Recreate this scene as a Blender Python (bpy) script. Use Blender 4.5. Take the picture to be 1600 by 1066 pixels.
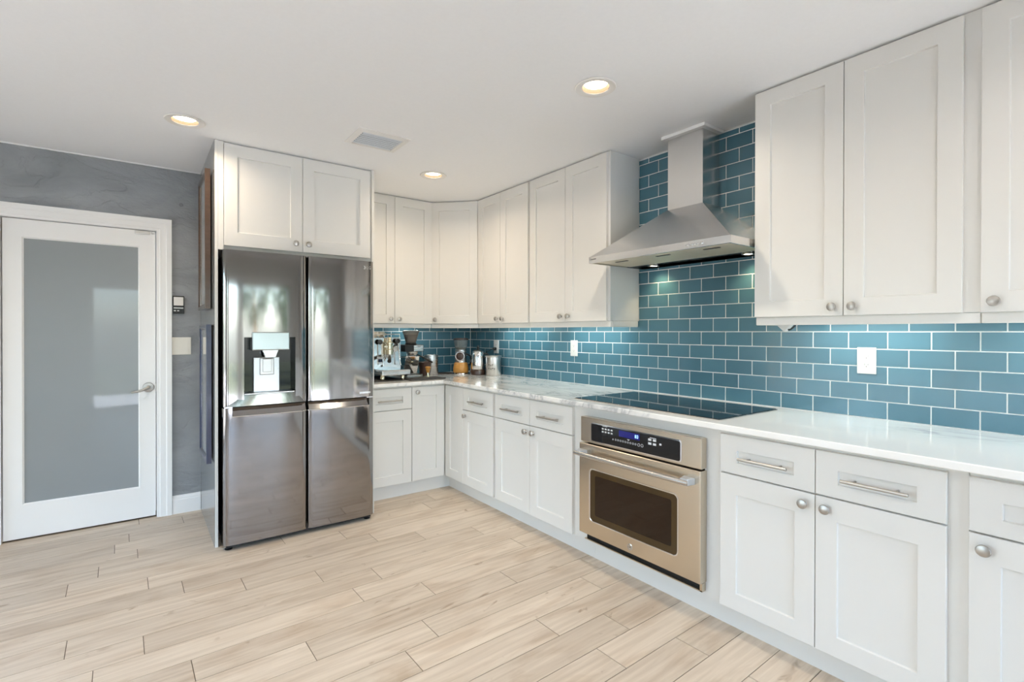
import bpy, bmesh, math, random
from mathutils import Vector, Matrix
random.seed(7)
sc = bpy.context.scene
for o in list(bpy.data.objects):
    bpy.data.objects.remove(o)
COL = sc.collection
H = 2.4716            # ceiling height
PI = math.pi

# ------------------------------------------------------------------ camera
yaw, pit, rol = 0.6388, -0.0043, 0.0014
F = Vector((math.sin(yaw) * math.cos(pit), math.cos(yaw) * math.cos(pit), math.sin(pit)))
R0 = Vector((math.cos(yaw), -math.sin(yaw), 0)); U0 = R0.cross(F)
RR = math.cos(rol) * R0 + math.sin(rol) * U0; UU = -math.sin(rol) * R0 + math.cos(rol) * U0
cam = bpy.data.objects.new('camera', bpy.data.cameras.new('camera')); COL.objects.link(cam)
cam.matrix_world = Matrix(((RR.x, UU.x, -F.x, -2.7082), (RR.y, UU.y, -F.y, -4.3498), (RR.z, UU.z, -F.z, 1.3088), (0, 0, 0, 1)))
cam.data.sensor_width = 36; cam.data.lens = 788.12 * 36 / 1600; cam.data.shift_y = -10.6 / 1600
cam.data.clip_start = 0.05
sc.camera = cam

# ------------------------------------------------------------------ view, world, daylight
sc.view_settings.view_transform = 'Standard'; sc.view_settings.look = 'None'
sc.view_settings.gamma = 1; sc.view_settings.use_curve_mapping = False
sc.view_settings.exposure = 0.3
sc.cycles.use_denoising = True
sc.cycles.max_bounces = 14; sc.cycles.diffuse_bounces = 8; sc.cycles.glossy_bounces = 6
sc.cycles.transparent_max_bounces = 12; sc.cycles.sample_clamp_indirect = 6
sc.cycles.caustics_reflective = False; sc.cycles.caustics_refractive = False
w = bpy.data.worlds.new('World'); sc.world = w; w.use_nodes = True
nt = w.node_tree; bg = nt.nodes['Background']
sky = nt.nodes.new('ShaderNodeTexSky'); sky.sky_type = 'NISHITA'; sky.sun_disc = False
sky.sun_elevation = math.radians(48); sky.sun_rotation = math.radians(60); sky.dust_density = 2.0; sky.air_density = 0.8
hs = nt.nodes.new('ShaderNodeHueSaturation'); hs.inputs['Saturation'].default_value = 0.95
nt.links.new(sky.outputs['Color'], hs.inputs['Color']); nt.links.new(hs.outputs['Color'], bg.inputs['Color']); bg.inputs['Strength'].default_value = 2.1


def light(name, kind, loc, direction, energy, color=(1, 1, 1), size=(1, 1), shape='RECTANGLE', portal=False, spread=PI):
    d = bpy.data.lights.new(name, kind); d.energy = energy; d.color = color
    if kind == 'AREA':
        d.shape = shape; d.size = size[0]
        if shape in ('RECTANGLE', 'ELLIPSE'): d.size_y = size[1]
        d.spread = spread
        d.cycles.is_portal = portal
    o = bpy.data.objects.new(name, d); COL.objects.link(o); o.location = loc
    o.rotation_euler = Vector(direction).to_track_quat('-Z', 'Y').to_euler()
    return o


RX0, RY0 = -5.6, -6.2      # far sides of the room behind the camera
sun = light('sun', 'SUN', (3, 4, 9), (-0.20, -0.26, -0.945), 26.0, (1, 0.985, 0.97)); sun.data.angle = 0.02
# daylight portals: sliding door, left wall window, then openings added for light
light('daylight_slider', 'AREA', (-1.85, RY0 - 0.13, 1.04), (0, 1, 0), 1, size=(3.0, 2.08), portal=True)
light('daylight_window', 'AREA', (RX0 - 0.13, -1.95, 1.04), (1, 0, 0), 1, size=(2.08, 3.7), portal=True)
light('added_daylight_back', 'AREA', (-4.62, 0.13, 1.04), (0, -1, 0), 1, size=(1.65, 2.08), portal=True)  # portal for glazing added to brighten the tile reflections
light('added_daylight_corner', 'AREA', (-4.8, RY0 - 0.13, 1.15), (0, 1, 0), 1, size=(1.3, 2.1), portal=True)  # portal for an unseen window added as extra daylight

# ------------------------------------------------------------------ materials
def mat(name, col, rough=0.5, metal=0.0, spec=0.5, coat=0.0, coat_rough=0.05, emit=None, estr=0.0, trans=0.0, ior=1.45, alpha=1.0):
    m = bpy.data.materials.new(name); m.use_nodes = True
    b = m.node_tree.nodes['Principled BSDF']
    b.inputs['Base Color'].default_value = (*col, 1); b.inputs['Roughness'].default_value = rough
    b.inputs['Metallic'].default_value = metal; b.inputs['Specular IOR Level'].default_value = spec
    b.inputs['Coat Weight'].default_value = coat; b.inputs['Coat Roughness'].default_value = coat_rough
    b.inputs['Transmission Weight'].default_value = trans; b.inputs['IOR'].default_value = ior
    if emit: b.inputs['Emission Color'].default_value = (*emit, 1); b.inputs['Emission Strength'].default_value = estr
    return m


def nodes(m): return m.node_tree.nodes, m.node_tree.links, m.node_tree.nodes['Principled BSDF']


def add_noise(m, scale=(40, 40, 40), amount=0.06, bump=0.0, dist=0.002, detail=4, rough_var=0.0):
    """small procedural variation of colour, bump and gloss"""
    n, l, b = nodes(m)
    tc = n.new('ShaderNodeTexCoord'); mp = n.new('ShaderNodeMapping'); mp.inputs['Scale'].default_value = scale
    nz = n.new('ShaderNodeTexNoise'); nz.inputs['Scale'].default_value = 1; nz.inputs['Detail'].default_value = detail
    l.new(tc.outputs['Object'], mp.inputs['Vector']); l.new(mp.outputs['Vector'], nz.inputs['Vector'])
    if amount:
        c = b.inputs['Base Color'].default_value[:]
        r = n.new('ShaderNodeMix'); r.data_type = 'RGBA'
        r.inputs[6].default_value = (*[x * (1 - amount) for x in c[:3]], 1); r.inputs[7].default_value = (*[min(1, x * (1 + amount)) for x in c[:3]], 1)
        l.new(nz.outputs['Fac'], r.inputs[0]); l.new(r.outputs[2], b.inputs['Base Color'])
    if bump:
        bp = n.new('ShaderNodeBump'); bp.inputs['Strength'].default_value = bump; bp.inputs['Distance'].default_value = dist
        l.new(nz.outputs['Fac'], bp.inputs['Height']); l.new(bp.outputs['Normal'], b.inputs['Normal'])
    if rough_var:
        mr = n.new('ShaderNodeMapRange'); r0 = b.inputs['Roughness'].default_value
        mr.inputs['To Min'].default_value = max(0.02, r0 - rough_var); mr.inputs['To Max'].default_value = r0 + rough_var
        l.new(nz.outputs['Fac'], mr.inputs['Value']); l.new(mr.outputs['Result'], b.inputs['Roughness'])
    return m


M = {}
M['cab'] = add_noise(mat('cabinet_paint', (0.735, 0.722, 0.695), 0.38), (6, 6, 6), 0.015)
M['cabside'] = add_noise(mat('cabinet_side_paint', (0.74, 0.733, 0.715), 0.45), (6, 6, 6), 0.015)
M['dark_gap'] = add_noise(mat('shadow_gap', (0.10, 0.10, 0.095), 0.9), (9, 9, 9), 0.05)
M['ceil'] = add_noise(mat('ceiling_paint', (0.86, 0.86, 0.865), 0.9), (60, 60, 60), 0.02, 0.15, 0.001)
M['wall'] = add_noise(mat('wall_paint', (0.72, 0.72, 0.71), 0.85), (50, 50, 50), 0.02, 0.1, 0.001)
M['trim'] = add_noise(mat('trim_paint', (0.86, 0.86, 0.86), 0.35), (6, 6, 6), 0.01)
M['nickel'] = add_noise(mat('brushed_nickel', (0.48, 0.455, 0.425), 0.36, 1), (300, 300, 300), 0.04)
M['chrome'] = add_noise(mat('chrome', (0.80, 0.80, 0.80), 0.09, 1), (30, 30, 30), 0.03)
M['steel'] = add_noise(mat('brushed_steel', (0.60, 0.59, 0.58), 0.27, 1), (4, 4, 420), 0.06, 0.04, 0.0004, rough_var=0.05)
M['hood'] = add_noise(mat('hood_steel', (0.78, 0.77, 0.76), 0.24, 1), (420, 4, 4), 0.05, 0.03, 0.0004, rough_var=0.04)
M['oven'] = add_noise(mat('oven_steel', (0.66, 0.58, 0.47), 0.24, 1), (4, 4, 420), 0.05, 0.03, 0.0004, rough_var=0.04)
M['fridge'] = add_noise(mat('fridge_steel', (0.33, 0.315, 0.308), 0.075, 1), (500, 4, 4), 0.04, 0.02, 0.0003, rough_var=0.02)
M['black'] = add_noise(mat('black_plastic', (0.012, 0.012, 0.013), 0.4), (50, 50, 50), 0.1)
M['blackgloss'] = add_noise(mat('black_glass', (0.006, 0.007, 0.009), 0.04, spec=0.6), (20, 20, 20), 0.1)
M['cooktop'] = add_noise(mat('cooktop_glass', (0.006, 0.009, 0.013), 0.04, spec=0.5), (20, 20, 20), 0.1)
M['burner'] = add_noise(mat('burner_print', (0.07, 0.08, 0.10), 0.2), (300, 300, 300), 0.4)
M['white'] = add_noise(mat('white_plastic', (0.68, 0.675, 0.66), 0.35), (30, 30, 30), 0.01)
M['ivory'] = add_noise(mat('ivory_plastic', (0.80, 0.77, 0.70), 0.4), (30, 30, 30), 0.01)
M['slot'] = add_noise(mat('outlet_slots', (0.12, 0.11, 0.10), 0.6), (30, 30, 30), 0.05)
M['frame'] = add_noise(mat('frame_brown_reflection', (0.075, 0.045, 0.03), 0.22, coat=0.6), (6, 6, 60), 0.3)  # brown stands in for the reflection on a glossy black frame
M['frame2'] = add_noise(mat('frame_blue_reflection', (0.02, 0.028, 0.07), 0.22, coat=0.6), (6, 6, 60), 0.2)  # navy stands in for the blue reflection on the frame's edge
M['bronze'] = add_noise(mat('oven_window_glass', (0.018, 0.008, 0.003), 0.05, spec=0.45), (12, 12, 12), 0.3)
M['bronze2'] = add_noise(mat('oven_window_border', (0.06, 0.036, 0.014), 0.10, spec=0.4), (12, 12, 12), 0.2)
M['print'] = add_noise(mat('control_print', (0.62, 0.64, 0.66), 0.5), (90, 90, 90), 0.05)
M['display'] = add_noise(mat('blue_display', (0.01, 0.01, 0.06), 0.1, emit=(0.02, 0.03, 0.55), estr=0.18), (40, 40, 40), 0.05)
M['digits'] = add_noise(mat('display_digits', (0.2, 0.4, 0.8), 0.4, emit=(0.35, 0.6, 1.0), estr=1.6), (40, 40, 40), 0.02)
M['wood'] = add_noise(mat('warm_wood', (0.52, 0.25, 0.055), 0.35, coat=0.3), (14, 14, 90), 0.35)
M['beans'] = add_noise(mat('coffee_hopper', (0.16, 0.11, 0.08), 0.12, coat=0.8), (120, 120, 120), 0.7)
M['smoke'] = mat('smoky_glass', (0.55, 0.50, 0.46), 0.05, trans=0.75, ior=1.2)
M['glass'] = mat('clear_glass', (0.90, 0.93, 0.93), 0.04, trans=0.85, ior=1.2)
M['brown'] = add_noise(mat('dark_brown', (0.05, 0.025, 0.018), 0.3, coat=0.4), (20, 20, 20), 0.3)
M['rubber'] = add_noise(mat('grey_rubber', (0.045, 0.045, 0.045), 0.75), (200, 200, 200), 0.2, 0.2)
M['brass'] = add_noise(mat('foot_brass', (0.72, 0.66, 0.50), 0.25, 1), (30, 30, 30), 0.05)
M['panelgrey'] = add_noise(mat('grey_side_panel', (0.20, 0.20, 0.20), 0.22, coat=0.35, coat_rough=0.12), (12, 12, 12), 0.08)
M['canvas'] = add_noise(mat('picture_glare', (0.55, 0.54, 0.52), 0.12, coat=0.8), (3, 3, 3), 0.25)  # light grey stands in for the reflection on the picture glass
M['grout'] = add_noise(mat('grout', (0.86, 0.87, 0.86), 0.85), (120, 120, 120), 0.04)
M['lampwhite'] = add_noise(mat('lamp_trim', (0.78, 0.76, 0.73), 0.5), (30, 30, 30), 0.01)
M['bulb'] = mat('lamp_glow', (1, 0.9, 0.75), 0.5, emit=(1.0, 0.86, 0.66), estr=14)
M['baffle'] = mat('lamp_baffle', (0.20, 0.13, 0.085), 0.6)
M['led'] = mat('led_diffuser', (0.9, 0.95, 0.92), 0.5, emit=(0.86, 1.0, 0.93), estr=3)
M['halogen'] = mat('hood_lamp', (1, 0.95, 0.85), 0.3, emit=(1.0, 0.88, 0.66), estr=9)
M['filter'] = add_noise(mat('filter_lit_mesh', (0.74, 0.66, 0.52), 0.42, 0.55), (400, 400, 400), 0.25, 0.3, 0.001)  # beige stands in for warm hob light reflected by the steel filters
M['ventslat'] = add_noise(mat('vent_slat', (0.62, 0.65, 0.68), 0.5), (30, 30, 30), 0.03)
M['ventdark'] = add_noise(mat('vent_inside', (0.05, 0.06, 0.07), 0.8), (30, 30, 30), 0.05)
M['cream'] = add_noise(mat('cream_ceramic', (0.75, 0.66, 0.52), 0.3), (30, 30, 30), 0.05)
M['leaf'] = add_noise(mat('foliage', (0.065, 0.095, 0.04), 0.6), (9, 9, 9), 0.5)
M['lawn'] = add_noise(mat('lawn_grass', (0.075, 0.085, 0.045), 0.9), (5, 5, 5), 0.3)
M['curtain'] = add_noise(mat('curtain_cloth', (0.62, 0.60, 0.57), 0.9), (30, 30, 30), 0.05)


def plaster():
    m = mat('grey_plaster', (0.19, 0.205, 0.215), 0.5, spec=0.5)
    n, l, b = nodes(m)
    tc = n.new('ShaderNodeTexCoord'); mp = n.new('ShaderNodeMapping'); mp.inputs['Scale'].default_value = (1.0, 1.0, 2.2)
    l.new(tc.outputs['Object'], mp.inputs['Vector'])
    a = n.new('ShaderNodeTexNoise'); a.inputs['Scale'].default_value = 2.2; a.inputs['Detail'].default_value = 7; a.inputs['Distortion'].default_value = 1.2
    c = n.new('ShaderNodeTexNoise'); c.inputs['Scale'].default_value = 26; c.inputs['Detail'].default_value = 4
    l.new(mp.outputs['Vector'], a.inputs['Vector']); l.new(mp.outputs['Vector'], c.inputs['Vector'])
    r = n.new('ShaderNodeValToRGB'); r.color_ramp.elements[0].position = 0.3; r.color_ramp.elements[1].position = 0.72
    r.color_ramp.elements[0].color = (0.225, 0.24, 0.255, 1); r.color_ramp.elements[1].color = (0.33, 0.345, 0.365, 1)
    l.new(a.outputs['Fac'], r.inputs['Fac']); l.new(r.outputs['Color'], b.inputs['Base Color'])
    v = n.new('ShaderNodeTexVoronoi'); v.feature = 'DISTANCE_TO_EDGE'; v.inputs['Scale'].default_value = 1.5
    mx = n.new('ShaderNodeVectorMath'); mx.operation = 'ADD'
    sc_ = n.new('ShaderNodeVectorMath'); sc_.operation = 'SCALE'; sc_.inputs['Scale'].default_value = 1.1
    l.new(a.outputs['Color'], sc_.inputs[0]); l.new(sc_.outputs[0], mx.inputs[0]); l.new(mp.outputs['Vector'], mx.inputs[1]); l.new(mx.outputs[0], v.inputs['Vector'])
    mr = n.new('ShaderNodeMapRange'); mr.inputs['From Max'].default_value = 0.035
    l.new(v.outputs['Distance'], mr.inputs['Value'])
    ad = n.new('ShaderNodeMath'); ad.operation = 'MULTIPLY_ADD'; ad.inputs[1].default_value = 0.45
    l.new(mr.outputs['Result'], ad.inputs[0]); l.new(c.outputs['Fac'], ad.inputs[2])
    bp = n.new('ShaderNodeBump'); bp.inputs['Strength'].default_value = 0.75; bp.inputs['Distance'].default_value = 0.006
    l.new(ad.outputs[0], bp.inputs['Height']); l.new(bp.outputs['Normal'], b.inputs['Normal'])
    return m


def tile_glass():
    m = mat('teal_glass_tile', (0.05, 0.13, 0.18), 0.24, spec=0.6, coat=0.25, coat_rough=0.05)
    n, l, b = nodes(m)
    at = n.new('ShaderNodeAttribute'); at.attribute_name = 'shade'
    r = n.new('ShaderNodeMix'); r.data_type = 'RGBA'
    r.inputs[6].default_value = (0.056, 0.155, 0.212, 1); r.inputs[7].default_value = (0.074, 0.188, 0.252, 1)
    l.new(at.outputs['Fac'], r.inputs[0]); l.new(r.outputs[2], b.inputs['Base Color'])
    tc = n.new('ShaderNodeTexCoord'); mp = n.new('ShaderNodeMapping'); mp.inputs['Scale'].default_value = (3, 3, 30)
    nz = n.new('ShaderNodeTexNoise'); nz.inputs['Scale'].default_value = 1; bp = n.new('ShaderNodeBump'); bp.inputs['Strength'].default_value = 0.06; bp.inputs['Distance'].default_value = 0.002
    l.new(tc.outputs['Object'], mp.inputs['Vector']); l.new(mp.outputs['Vector'], nz.inputs['Vector']); l.new(nz.outputs['Fac'], bp.inputs['Height']); l.new(bp.outputs['Normal'], b.inputs['Normal'])
    return m


def plank():
    m = mat('wood_look_tile', (0.6, 0.5, 0.4), 0.42, spec=0.45)
    n, l, b = nodes(m)
    uv = n.new('ShaderNodeUVMap'); uv.uv_map = 'UVMap'
    at = n.new('ShaderNodeAttribute'); at.attribute_name = 'shade'
    def noise(scale, detail, dist=0.0):
        mp = n.new('ShaderNodeMapping'); mp.inputs['Scale'].default_value = scale
        t = n.new('ShaderNodeTexNoise'); t.inputs['Scale'].default_value = 1; t.inputs['Detail'].default_value = detail; t.inputs['Distortion'].default_value = dist
        l.new(uv.outputs['UV'], mp.inputs['Vector']); l.new(mp.outputs['Vector'], t.inputs['Vector']); return t
    g = noise((2.2, 42, 1), 6, 0.6); s = noise((2.6, 9, 1), 4, 0.8); k = noise((5, 12, 1), 3, 1.5)
    r1 = n.new('ShaderNodeValToRGB'); e = r1.color_ramp.elements
    e[0].position = 0.25; e[0].color = (0.55, 0.455, 0.355, 1); e[1].position = 0.7; e[1].color = (0.72, 0.625, 0.51, 1)
    l.new(g.outputs['Fac'], r1.inputs['Fac'])
    r2 = n.new('ShaderNodeValToRGB'); e = r2.color_ramp.elements
    e[0].position = 0.30; e[0].color = (0.74, 0.66, 0.58, 1); e[1].position = 0.52; e[1].color = (1, 1, 1, 1)
    l.new(s.outputs['Fac'], r2.inputs['Fac'])
    m1 = n.new('ShaderNodeMix'); m1.data_type = 'RGBA'; m1.blend_type = 'MULTIPLY'; m1.inputs[0].default_value = 0.65
    l.new(r1.outputs['Color'], m1.inputs[6]); l.new(r2.outputs['Color'], m1.inputs[7])
    r3 = n.new('ShaderNodeValToRGB'); e = r3.color_ramp.elements
    e[0].position = 0.22; e[0].color = (0.50, 0.40, 0.31, 1); e[1].position = 0.34; e[1].color = (1, 1, 1, 1)
    l.new(k.outputs['Fac'], r3.inputs['Fac'])
    m2 = n.new('ShaderNodeMix'); m2.data_type = 'RGBA'; m2.blend_type = 'MULTIPLY'; m2.inputs[0].default_value = 0.8
    l.new(m1.outputs[2], m2.inputs[6]); l.new(r3.outputs['Color'], m2.inputs[7])
    r4 = n.new('ShaderNodeMix'); r4.data_type = 'RGBA'; r4.inputs[6].default_value = (0.90, 0.885, 0.87, 1); r4.inputs[7].default_value = (1.07, 1.06, 1.05, 1)
    l.new(at.outputs['Fac'], r4.inputs[0])
    m3 = n.new('ShaderNodeMix'); m3.data_type = 'RGBA'; m3.blend_type = 'MULTIPLY'; m3.inputs[0].default_value = 1
    l.new(m2.outputs[2], m3.inputs[6]); l.new(r4.outputs[2], m3.inputs[7]); l.new(m3.outputs[2], b.inputs['Base Color'])
    bp = n.new('ShaderNodeBump'); bp.inputs['Strength'].default_value = 0.12; bp.inputs['Distance'].default_value = 0.001
    l.new(g.outputs['Fac'], bp.inputs['Height']); l.new(bp.outputs['Normal'], b.inputs['Normal'])
    return m


def marble():
    m = mat('white_marble', (0.86, 0.85, 0.83), 0.12, spec=0.5, coat=0.4)
    n, l, b = nodes(m)
    tc = n.new('ShaderNodeTexCoord'); mp = n.new('ShaderNodeMapping'); mp.inputs['Scale'].default_value = (3.2, 1.1, 1.6); mp.inputs['Rotation'].default_value = (0, 0, 0.12)
    l.new(tc.outputs['Object'], mp.inputs['Vector'])
    a = n.new('ShaderNodeTexNoise'); a.inputs['Scale'].default_value = 1.5; a.inputs['Detail'].default_value = 9; a.inputs['Roughness'].default_value = 0.62; a.inputs['Distortion'].default_value = 1.6
    l.new(mp.outputs['Vector'], a.inputs['Vector'])
    r = n.new('ShaderNodeValToRGB'); e = r.color_ramp.elements
    e[0].position = 0.40; e[0].color = (0.89, 0.88, 0.86, 1); e[1].position = 0.66; e[1].color = (0.87, 0.86, 0.84, 1)
    x = e.new(0.485); x.color = (0.74, 0.735, 0.735, 1); x = e.new(0.512); x.color = (0.45, 0.46, 0.48, 1); x = e.new(0.545); x.color = (0.72, 0.715, 0.71, 1)
    l.new(a.outputs['Fac'], r.inputs['Fac'])
    # veins gather in the stretch left of the hob
    mask = n.new('ShaderNodeTexNoise'); mask.inputs['Scale'].default_value = 1.1; l.new(tc.outputs['Object'], mask.inputs['Vector'])
    mr = n.new('ShaderNodeMapRange'); mr.inputs['From Min'].default_value = 0.36; mr.inputs['From Max'].default_value = 0.54
    sp = n.new('ShaderNodeSeparateXYZ'); l.new(tc.outputs['Object'], sp.inputs[0])
    my = n.new('ShaderNodeMapRange'); my.inputs['From Min'].default_value = -1.5; my.inputs['From Max'].default_value = -.4; my.inputs['To Min'].default_value = -.14; my.inputs['To Max'].default_value = .03
    l.new(sp.outputs['Y'], my.inputs['Value']); am = n.new('ShaderNodeMath'); am.operation = 'ADD'
    l.new(mask.outputs['Fac'], am.inputs[0]); l.new(my.outputs['Result'], am.inputs[1]); l.new(am.outputs[0], mr.inputs['Value'])
    mx = n.new('ShaderNodeMix'); mx.data_type = 'RGBA'; mx.inputs[6].default_value = (0.89, 0.88, 0.86, 1)
    l.new(mr.outputs['Result'], mx.inputs[0]); l.new(r.outputs['Color'], mx.inputs[7]); l.new(mx.outputs[2], b.inputs['Base Color'])
    return m


def frosted():
    m = mat('frosted_glass', (0.26, 0.285, 0.30), 0.35, spec=0.5, coat=0.6, coat_rough=0.04)
    return add_noise(m, (2, 2, 2), 0.06)


def pane():
    m = bpy.data.materials.new('window_pane'); m.use_nodes = True; n, l = m.node_tree.nodes, m.node_tree.links
    n.remove(n['Principled BSDF']); out = n['Material Output']
    t = n.new('ShaderNodeBsdfTransparent'); t.inputs['Color'].default_value = (0.95, 0.97, 0.96, 1)
    g = n.new('ShaderNodeBsdfGlossy'); g.inputs['Roughness'].default_value = 0.02
    f = n.new('ShaderNodeFresnel'); f.inputs['IOR'].default_value = 1.45; mx = n.new('ShaderNodeMixShader')
    l.new(f.outputs[0], mx.inputs[0]); l.new(t.outputs[0], mx.inputs[1]); l.new(g.outputs[0], mx.inputs[2]); l.new(mx.outputs[0], out.inputs[0])
    return m


M['plaster'] = plaster(); M['tile'] = tile_glass(); M['plank'] = plank(); M['marble'] = marble(); M['frost'] = frosted(); M['pane'] = pane()

# ------------------------------------------------------------------ mesh builder
BASE = {}           # world position of each top-level thing's origin


def basis(u, v, w, o=(0, 0, 0)):
    return Matrix(((u[0], v[0], w[0], o[0]), (u[1], v[1], w[1], o[1]), (u[2], v[2], w[2], o[2]), (0, 0, 0, 1)))


RIGHT = basis((0, -1, 0), (0, 0, 1), (-1, 0, 0))     # u runs away from the corner (towards -Y), w comes out of the right wall
BACK = basis((1, 0, 0), (0, 0, 1), (0, -1, 0))       # u = X, w comes out of the back wall
S2 = math.sqrt(0.5)
WORLD = Matrix.Identity(4)


class MB:
    def __init__(s, xf=WORLD): s.bm = bmesh.new(); s.x = xf

    def _add(s, f, xf=None):
        t = bmesh.new(); f(t); bmesh.ops.recalc_face_normals(t, faces=t.faces)
        t.transform(s.x @ xf if xf is not None else s.x)
        me = bpy.data.meshes.new('t'); t.to_mesh(me); t.free(); s.bm.from_mesh(me); bpy.data.meshes.remove(me); return s

    def box(s, x0, x1, y0, y1, z0, z1, bevel=0.0, seg=2):
        def f(t):
            bmesh.ops.create_cube(t, size=1)
            for v in t.verts: v.co = Vector(((x0 + x1) / 2 + v.co.x * (x1 - x0), (y0 + y1) / 2 + v.co.y * (y1 - y0), (z0 + z1) / 2 + v.co.z * (z1 - z0)))
            if bevel: bmesh.ops.bevel(t, geom=list(t.edges), offset=min(bevel, 0.49 * min(abs(x1 - x0), abs(y1 - y0), abs(z1 - z0))), segments=seg, profile=0.5, affect='EDGES')
        return s._add(f)

    def lathe(s, prof, c=(0, 0, 0), axis='Z', seg=32, xf=None, sx=1.0):
        """prof: (radius, height) pairs, closed at the ends"""
        def f(t):
            rings = []
            for r, h in prof:
                if r < 1e-6: rings.append([t.verts.new((0, 0, h))])
                else: rings.append([t.verts.new((r * sx * math.cos(2 * PI * k / seg), r * math.sin(2 * PI * k / seg), h)) for k in range(seg)])
            for a, b in zip(rings, rings[1:]):
                for k in range(seg):
                    q = [a[k % len(a)], a[(k + 1) % len(a)], b[(k + 1) % len(b)], b[k % len(b)]]
                    q = list(dict.fromkeys(q))
                    if len(q) >= 3: t.faces.new(q)
            for rg in (rings[0], rings[-1]):
                if len(rg) > 2 and prof[0] != prof[-1]: t.faces.new(rg)
            d = {'Z': (0, 0, 1), 'X': (1, 0, 0), 'Y': (0, 1, 0)}.get(axis, axis)
            q = Vector(d).to_track_quat('Z', 'Y').to_matrix().to_4x4()
            t.transform(Matrix.Translation(c) @ q)
        return s._add(f, xf)

    def tube(s, pts, r, seg=10, radii=None):
        pts = [Vector(p) for p in pts]
        def f(t):
            rings = []; up = None
            for i, p in enumerate(pts):
                d = (pts[min(i + 1, len(pts) - 1)] - pts[max(i - 1, 0)]).normalized()
                if up is None: up = d.orthogonal().normalized()
                up = (up - d * up.dot(d)).normalized(); sd = d.cross(up); rr = radii[i] if radii else r
                rings.append([t.verts.new(p + rr * (up * math.cos(2 * PI * k / seg) + sd * math.sin(2 * PI * k / seg))) for k in range(seg)])
            for a, b in zip(rings, rings[1:]):
                for k in range(seg): t.faces.new([a[k], a[(k + 1) % seg], b[(k + 1) % seg], b[k]])
            t.faces.new(rings[0]); t.faces.new(rings[-1])
        return s._add(f)

    def prism(s, poly, h0, h1, axis='z', bevel=0.0):
        """extrude a polygon; axis z: (x,y); axis y: (x,z); axis x: (y,z)"""
        def P(a, b, h): return {'z': (a, b, h), 'y': (a, h, b), 'x': (h, a, b)}[axis]
        def f(t):
            lo = [t.verts.new(P(a, b, h0)) for a, b in poly]; hi = [t.verts.new(P(a, b, h1)) for a, b in poly]
            t.faces.new(lo); t.faces.new(hi); n = len(poly)
            for k in range(n): t.faces.new([lo[k], lo[(k + 1) % n], hi[(k + 1) % n], hi[k]])
            if bevel: bmesh.ops.bevel(t, geom=list(t.edges), offset=bevel, segments=2, profile=0.5, affect='EDGES')
        return s._add(f)

    def loops(s, loops, cap0=True, cap1=True):
        """bridge closed vertex loops of equal length"""
        def f(t):
            L = [[t.verts.new(p) for p in lp] for lp in loops]; n = len(L[0])
            for a, b in zip(L, L[1:]):
                for k in range(n): t.faces.new([a[k], a[(k + 1) % n], b[(k + 1) % n], b[k]])
            if cap0: t.faces.new(L[0])
            if cap1: t.faces.new(L[-1])
        return s._add(f)

    def shaker(s, u0, u1, v0, v1, w0, w1, iu=0.072, iv=None, depth=0.009, ib=None, it=None):
        """a framed panel: outer edge, flat frame, recessed centre"""
        ib = iv if ib is None else ib; it = iv if it is None else it
        if ib is None: ib = iu
        if it is None: it = iu
        def rect(a, wv, l=0.0, r=0.0, b=0.0, tt=0.0): return [(u0 + a + l, v0 + a + b, wv), (u1 - a - r, v0 + a + b, wv), (u1 - a - r, v1 - a - tt, wv), (u0 + a + l, v1 - a - tt, wv)]
        e = 0.0015
        return s.loops([rect(0, w0), rect(0, w1 - e), rect(e, w1), rect(0, w1, iu, iu, ib, it), rect(0, w1 - 0.0005, iu + .0006, iu + .0006, ib + .0006, it + .0006), rect(0, w1 - depth, iu + .0028, iu + .0028, ib + .0028, it + .0028)])

    def build(s, name, m, parent=None, smooth=False, origin=None):
        bmesh.ops.remove_doubles(s.bm, verts=s.bm.verts, dist=1e-6)
        top = parent
        while top is not None and top.parent is not None: top = top.parent
        o0 = BASE[top.name] if top is not None else Vector(origin if origin else (0, 0, 0))
        s.bm.transform(Matrix.Translation(-o0))
        me = bpy.data.meshes.new(name); s.bm.to_mesh(me); s.bm.free()
        o = bpy.data.objects.new(name, me); COL.objects.link(o)
        for mm in (m if isinstance(m, (list, tuple)) else [m]): me.materials.append(mm)
        if parent is not None: o.parent = parent
        else: o.location = o0; BASE[o.name] = o0
        if smooth:
            for p in me.polygons: p.use_smooth = True
            try:
                me.set_sharp_from_angle(angle=math.radians(38))
            except Exception: pass
        return o


def thing(name, label, cat, loc, group=None):
    o = bpy.data.objects.new(name, None); COL.objects.link(o); o.location = loc; o.empty_display_size = 0.1
    BASE[o.name] = Vector(loc); tag(o, label, cat, group); return o


def tag(o, label, cat, group=None):
    o['label'] = label; o['category'] = cat
    if group: o['group'] = group
    return o


def struct(o): o['kind'] = 'structure'; return o


def text(body, size, xf, m, parent, name='lettering', ext=0.0006):
    c = bpy.data.curves.new(name, 'FONT'); c.body = body; c.size = size; c.align_x = 'CENTER'; c.align_y = 'CENTER'; c.extrude = ext
    o = bpy.data.objects.new(name, c); COL.objects.link(o)
    me = bpy.data.meshes.new_from_object(o.evaluated_get(bpy.context.evaluated_depsgraph_get()))
    bpy.data.objects.remove(o); bpy.data.curves.remove(c)
    top = parent
    while top.parent is not None: top = top.parent
    me.transform(Matrix.Translation(-BASE[top.name]) @ xf)
    o = bpy.data.objects.new(name, me); COL.objects.link(o); me.materials.clear(); me.materials.append(m); o.parent = parent
    return o


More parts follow.
